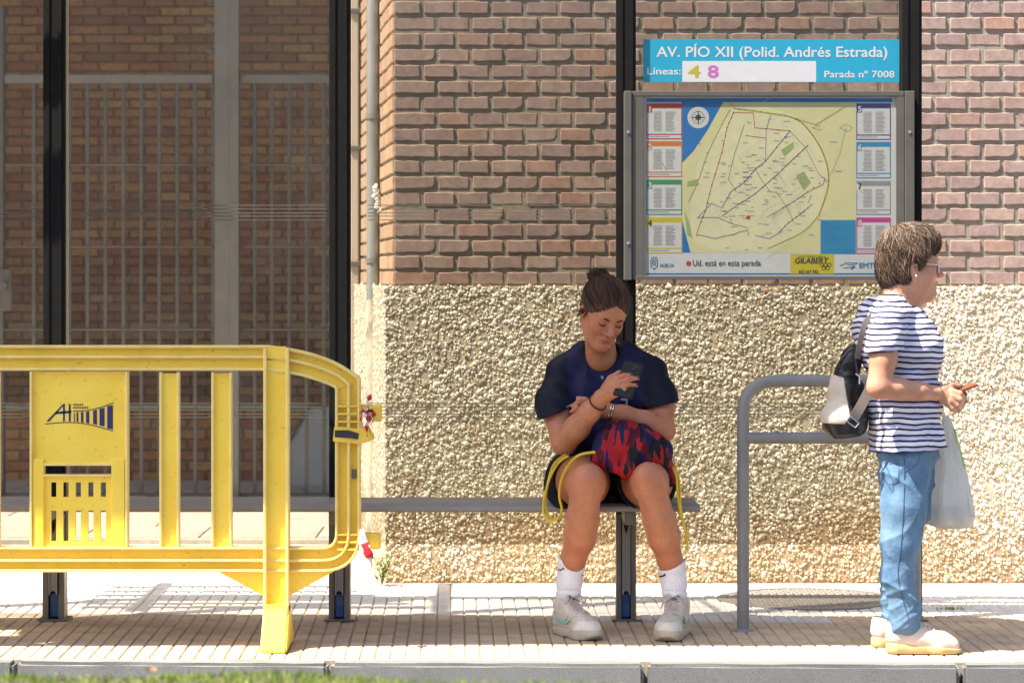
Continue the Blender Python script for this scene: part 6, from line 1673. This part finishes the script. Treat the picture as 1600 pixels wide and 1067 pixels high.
# shoes
M['cream'] = pbr('cream shoe leather', (.55, .46, .39), .55, ns=20, var=.06, bmp=.12); M['gum'] = pbr('pale gum sole', (.46, .33, .15), .6, ns=20, var=.12)
def walker(heel, name):
    up = Vector((0, 0, 1)); dv = Vector((1, -.03, 0)).normalized(); sd = Vector((-dv.y, dv.x, 0)); R = [list(dv), list(sd), [0, 0, 1]]
    w = lambda a, b_, c_: heel+dv*a+sd*b_+up*c_
    lo = heel+Vector((-.05, -.09, -.01)); hi = heel+Vector((.34, .09, .16))
    So = Field(lo, hi, .003)
    So.cone(w(.042, 0, .02), w(.11, 0, .02), .041, .036, .02); So.cone(w(.11, 0, .02), w(.20, 0, .02), .036, .046, .02); So.cone(w(.20, 0, .02), w(.235, .0, .02), .046, .040, .02)
    So.cut(w(.0, 0, .050), dv*.12+up); So.cut(w(0, 0, .0), -up); So.cut(w(.255, 0, 0), dv*.45-up)
    so = skinned('sole', So, M['gum'], wom, 1)
    U = Field(lo, hi, .003)
    U.cone(w(.042, 0, .055), w(.11, 0, .05), .036, .033, .03); U.cone(w(.11, 0, .052), w(.20, 0, .036), .034, .036, .04); U.cone(w(.2, 0, .034), w(.237, 0, .026), .037, .030, .04)
    U.cone(w(.040, 0, .07), w(.04, 0, .098), .033, .035, .03); U.cone(w(.09, 0, .082), w(.15, 0, .062), .031, .028, .03)
    U.ell(w(.055, 0, .125), (.050, .036, .032), R, .004, 'sub'); U.cut(w(.0, 0, .044), -(dv*.12+up), .002)
    u = skinned('upper', U, M['cream'], wom, 1)
    lc = MB()
    def on(a, b_, o=.002):
        p = w(a, b_, 0); z = top_z(U, p.x, p.y); return Vector((p.x, p.y, (z if z is not None else .06)+o))
    for k in range(5): lc.tube([on(.105+k*.017, (t-2)*.012, .002) for t in range(5)], .0034, 6)
    for k in range(4): lc.tube([on(.105+k*.017+.017*t/4, (t-2)*.012, .004) for t in range(5)], .003, 6)
    for s in (-1, 1): lc.tube(spline([w(.008, s*.016, .05), w(.05, s*.0385, .062), w(.09, s*.037, .067), w(.135, s*.0385, .050), w(.19, s*.0425, .046)], 5), .0014, 5)
    lc.build('laces', M['cream'], u, smooth=True)
walker(Vector((X(1384, 9.86), 9.87, .001)), 'shoe'); walker(Vector((X(1360, 10.03), 10.03, .001)), 'shoe')
# phone in her hands
M['bphone'] = pbr('brown phone case', (.20, .065, .035), .4, var=.1)
p2 = tag(empty('phone', P(1503, 607, 9.86)), 'flat reddish-brown phone between the standing person\'s hands', 'phone')
a = Vector((.86, .2, .30)).normalized(); b_ = Vector((-.25, .95, .0)).normalized(); b_ = (b_-a*b_.dot(a)).normalized()
MB().add(*obox(P(1497, 610, 9.855), a, b_, a.cross(b_), .068, .036, .0045)).build('case', M['bphone'], p2, bevel=.002)

# backpack
M['leather'] = pbr('black bag leather', (.010, .010, .011), .32, ns=20, var=.3, bmp=.25, bs=60); M['creamp'] = pbr('cream bag panel', (.56, .47, .38), .6, ns=10, var=.1, bmp=.15)
bk = tag(empty('backpack', P(1325, 690, DC)), 'small black and cream leather backpack on the standing person\'s back', 'backpack')
S = Field((X(1268, DC), 9.74, .70), (X(1372, DC), 10.14, Z(525, DC)), .003)
S.cone(P(1330, 560, DC-.03), P(1330, 560, DC+.03), .04, .04, .02); S.ell(P(1322, 610, DC), (.062, .105, .085), None, .05); S.ell(P(1318, 655, DC), (.075, .125, .07), None, .05); S.cone(P(1336, 545, DC-.02), P(1336, 545, DC+.02), .02, .02, .03)
S.box(P(1322, 655, DC), (.075, .10, .068), None, .05, .03)
S.ripple(lambda x, y, z: .0035*np.sin(44*z+30*x+12*y)*np.sin(22*z-35*x)+.002*np.sin(90*z+40*y))
S.cut(P(1357, 640, DC), (1, 0, 0), .02); S.cut(P(1320, 686, DC), (.22, 0, -1), .02)
skinned('bag_body', S, M['leather'], bk, 1)
S.D = S.D-.0022
S.cut((0, 0, Z(660, DC)), (0, 0, -1), .002); S.cut(P(1312, 588, DC), (.30, 0, 1), .002); S.cut(P(1325, 620, DC), (1, -.15, .17), .002); S.cut((0, 10.06, 0), (0, 1, 0), .002)
skinned('cream_panel', S, M['creamp'], bk, 1)
st = MB()
def strap(pts, w, th, m, name='strap'):
    c = spline(pts, 6); q = MB(); n = len(c); V = []
    for i, p in enumerate(c):
        t_ = (c[min(i+1, n-1)]-c[max(i-1, 0)]).normalized(); s = Vector((0, 1, 0)).cross(t_).normalized()*w/2; o = t_.cross(s).normalized()*th/2
        V += [p-s+o, p+s+o, p+s-o, p-s-o]
    q.add([v[:] for v in V], [(4*i+k, 4*i+4+k, 4*i+4+(k+1) % 4, 4*i+(k+1) % 4) for i in range(n-1) for k in range(4)]+[(0, 1, 2, 3), (4*n-1, 4*n-2, 4*n-3, 4*n-4)])
    return q.build(name, m, bk, smooth=True, angle=40)
M['web'] = pbr('grey-brown strap', (.15, .12, .11), .7, var=.15, bmp=.3, bs=300)
strap([P(1330, 660, 9.80), P(1342, 640, 9.785), P(1358, 610, 9.79), P(1366, 590, 9.80)], .036, .005, M['web'])
strap([P(1340, 560, 9.79), P(1345, 530, 9.755), P(1352, 505, 9.745), P(1368, 488, 9.755), P(1384, 480, 9.785), P(1396, 478, 9.82)], .020, .005, M['web'])
strap([P(1318, 676, 9.80), P(1326, 664, 9.795), P(1336, 658, 9.79)], .026, .006, M['leather'])
MB().tube([P(*q, 9.783) for q in ((1322, 657), (1336, 668), (1342, 661), (1328, 650), (1322, 657))], .0032, 8).build('buckle', M['steel'], bk, smooth=True)
MB().tube(spline([P(1305, 582, 9.86), P(1312, 566, 9.83), P(1330, 546, 9.83), P(1336, 560, 9.82), P(1341, 585, 9.81)], 6), .005, 8).build('zip_piping', M['leather'], bk, smooth=True)
MB().tube([P(1337, 584, 9.80), P(1343, 588, 9.795), P(1343, 600, 9.795)], .0035, 8).build('zip_pull', M['steel'], bk, smooth=True)

# carrier bag hanging from her far wrist
def bagplastic():
    m, t, b = nt_new('thin white carrier bag plastic'); vec = coords(t)
    col = ramp(t, noise(t, vec, 6, 4), [(.3, (.74, .76, .74)), (.7, (.85, .86, .84))])
    t.links.new(col, b.inputs['Base Color']); b.inputs['Roughness'].default_value = .3
    bump(t, b, noise(t, coords(t, (1, 1, .35)), 26, 5), .5, .012)
    tl = t.nodes.new('ShaderNodeBsdfTranslucent'); t.links.new(col, tl.inputs[0]); tr = t.nodes.new('ShaderNodeBsdfTransparent')
    m1 = N(t, 'ShaderNodeMixShader'); m1.inputs[0].default_value = .55; m2 = N(t, 'ShaderNodeMixShader'); m2.inputs[0].default_value = .12
    out = next(n for n in t.nodes if n.type == 'OUTPUT_MATERIAL')
    t.links.new(b.outputs[0], m1.inputs[1]); t.links.new(tl.outputs[0], m1.inputs[2]); t.links.new(m1.outputs[0], m2.inputs[1]); t.links.new(tr.outputs[0], m2.inputs[2]); t.links.new(m2.outputs[0], out.inputs[0]); return m
M['plastic'] = bagplastic()
CBD = 10.02
cb = tag(empty('carrier_bag', P(1480, 825, CBD)), 'thin white plastic carrier bag with green print hanging beside the jeans', 'carrier bag')
lev = [(650, 1473, 1483, .012), (668, 1470, 1491, .02), (690, 1465, 1498, .032), (720, 1458, 1506, .045), (755, 1449, 1514, .058), (785, 1443, 1520, .068), (806, 1441, 1523, .066), (818, 1447, 1520, .055), (825, 1465, 1510, .03)]
V = []; n = 48; g = random.Random(3)
for li, (py, a_, b__, ry) in enumerate(lev):
    for k in range(n):
        an = 6.2832*k/n; cx = (a_+b__)/2; rx = (b__-a_)/2
        wr_ = 1+.12*math.sin(an*7+li*.4)+.10*math.sin(an*11-li*.9+1)+.06*math.sin(an*17+li*1.7)
        sx = math.copysign(abs(math.cos(an))**.8, math.cos(an)); V.append((X(cx+rx*sx*min(wr_, 1.02), CBD), CBD+ry*math.sin(an)*wr_, Z(py, CBD)))
Fc = [(i*n+k, i*n+(k+1) % n, (i+1)*n+(k+1) % n, (i+1)*n+k) for i in range(len(lev)-1) for k in range(n)]+[tuple(range((len(lev)-1)*n, len(lev)*n))]
MB().add(V, Fc).build('bag_film', M['plastic'], cb, smooth=True)
M['gprint'] = pbr('green bag print', (.16, .40, .01), .5, var=.15)
w = MB(); 
def onfilm(px, py, off=.003):
    for i in range(len(lev)-1):
        if lev[i][0] <= py <= lev[i+1][0]:
            t_ = (py-lev[i][0])/(lev[i+1][0]-lev[i][0]); a_ = lev[i][1]+(lev[i+1][1]-lev[i][1])*t_; b__ = lev[i][2]+(lev[i+1][2]-lev[i][2])*t_; ry = lev[i][3]+(lev[i+1][3]-lev[i][3])*t_
            u = max(-1, min(1, (px-(a_+b__)/2)/((b__-a_)/2))); return Vector((X(px, CBD), CBD-ry*1.12*math.sqrt(max(0, 1-u*u))-off, Z(py, CBD)))
gp_ = [(1489, 669), (1492, 690), (1496, 690), (1493, 671)], [(1493, 688), (1500, 712), (1504.5, 716), (1499, 692)], [(1499, 713), (1504, 730), (1507.5, 732), (1505, 718)]
for q in gp_:
    pts = [onfilm(*p) for p in q]; k = len(w.v); w.add([p[:] for p in pts]+[(p+Vector((0, .0025, 0)))[:] for p in pts], [(0, 1, 2, 3), (7, 6, 5, 4), (0, 4, 5, 1), (1, 5, 6, 2), (2, 6, 7, 3), (3, 7, 4, 0)])
w.build('green_print', M['gprint'], cb)
M['inside'] = pbr('pale goods', (.55, .50, .42), .8, var=.15, ns=14, bmp=.3)
S = Field((X(1440, CBD), CBD-.07, Z(824, CBD)), (X(1526, CBD), CBD+.07, Z(760, CBD)), .004)
S.ell(P(1470, 802, CBD), (.045, .04, .035), None, .02); S.ell(P(1500, 800, CBD), (.035, .042, .04), None, .02)
skinned('goods', S, M['inside'], cb, 1)
for dy in (-.012, .012):
    MB().tube(spline([P(1476, 655, CBD+dy), P(1470, 632, CBD-.04+dy), P(1466, 614, CBD-.09+dy), P(1464, 602, CBD-.09+dy)], 5), [.008, .008, .008, .007, .007, .006, .006, .006, .006, .006, .006, .006, .006, .006, .006, .006], 8).build('handle', M['plastic'], cb, smooth=True)
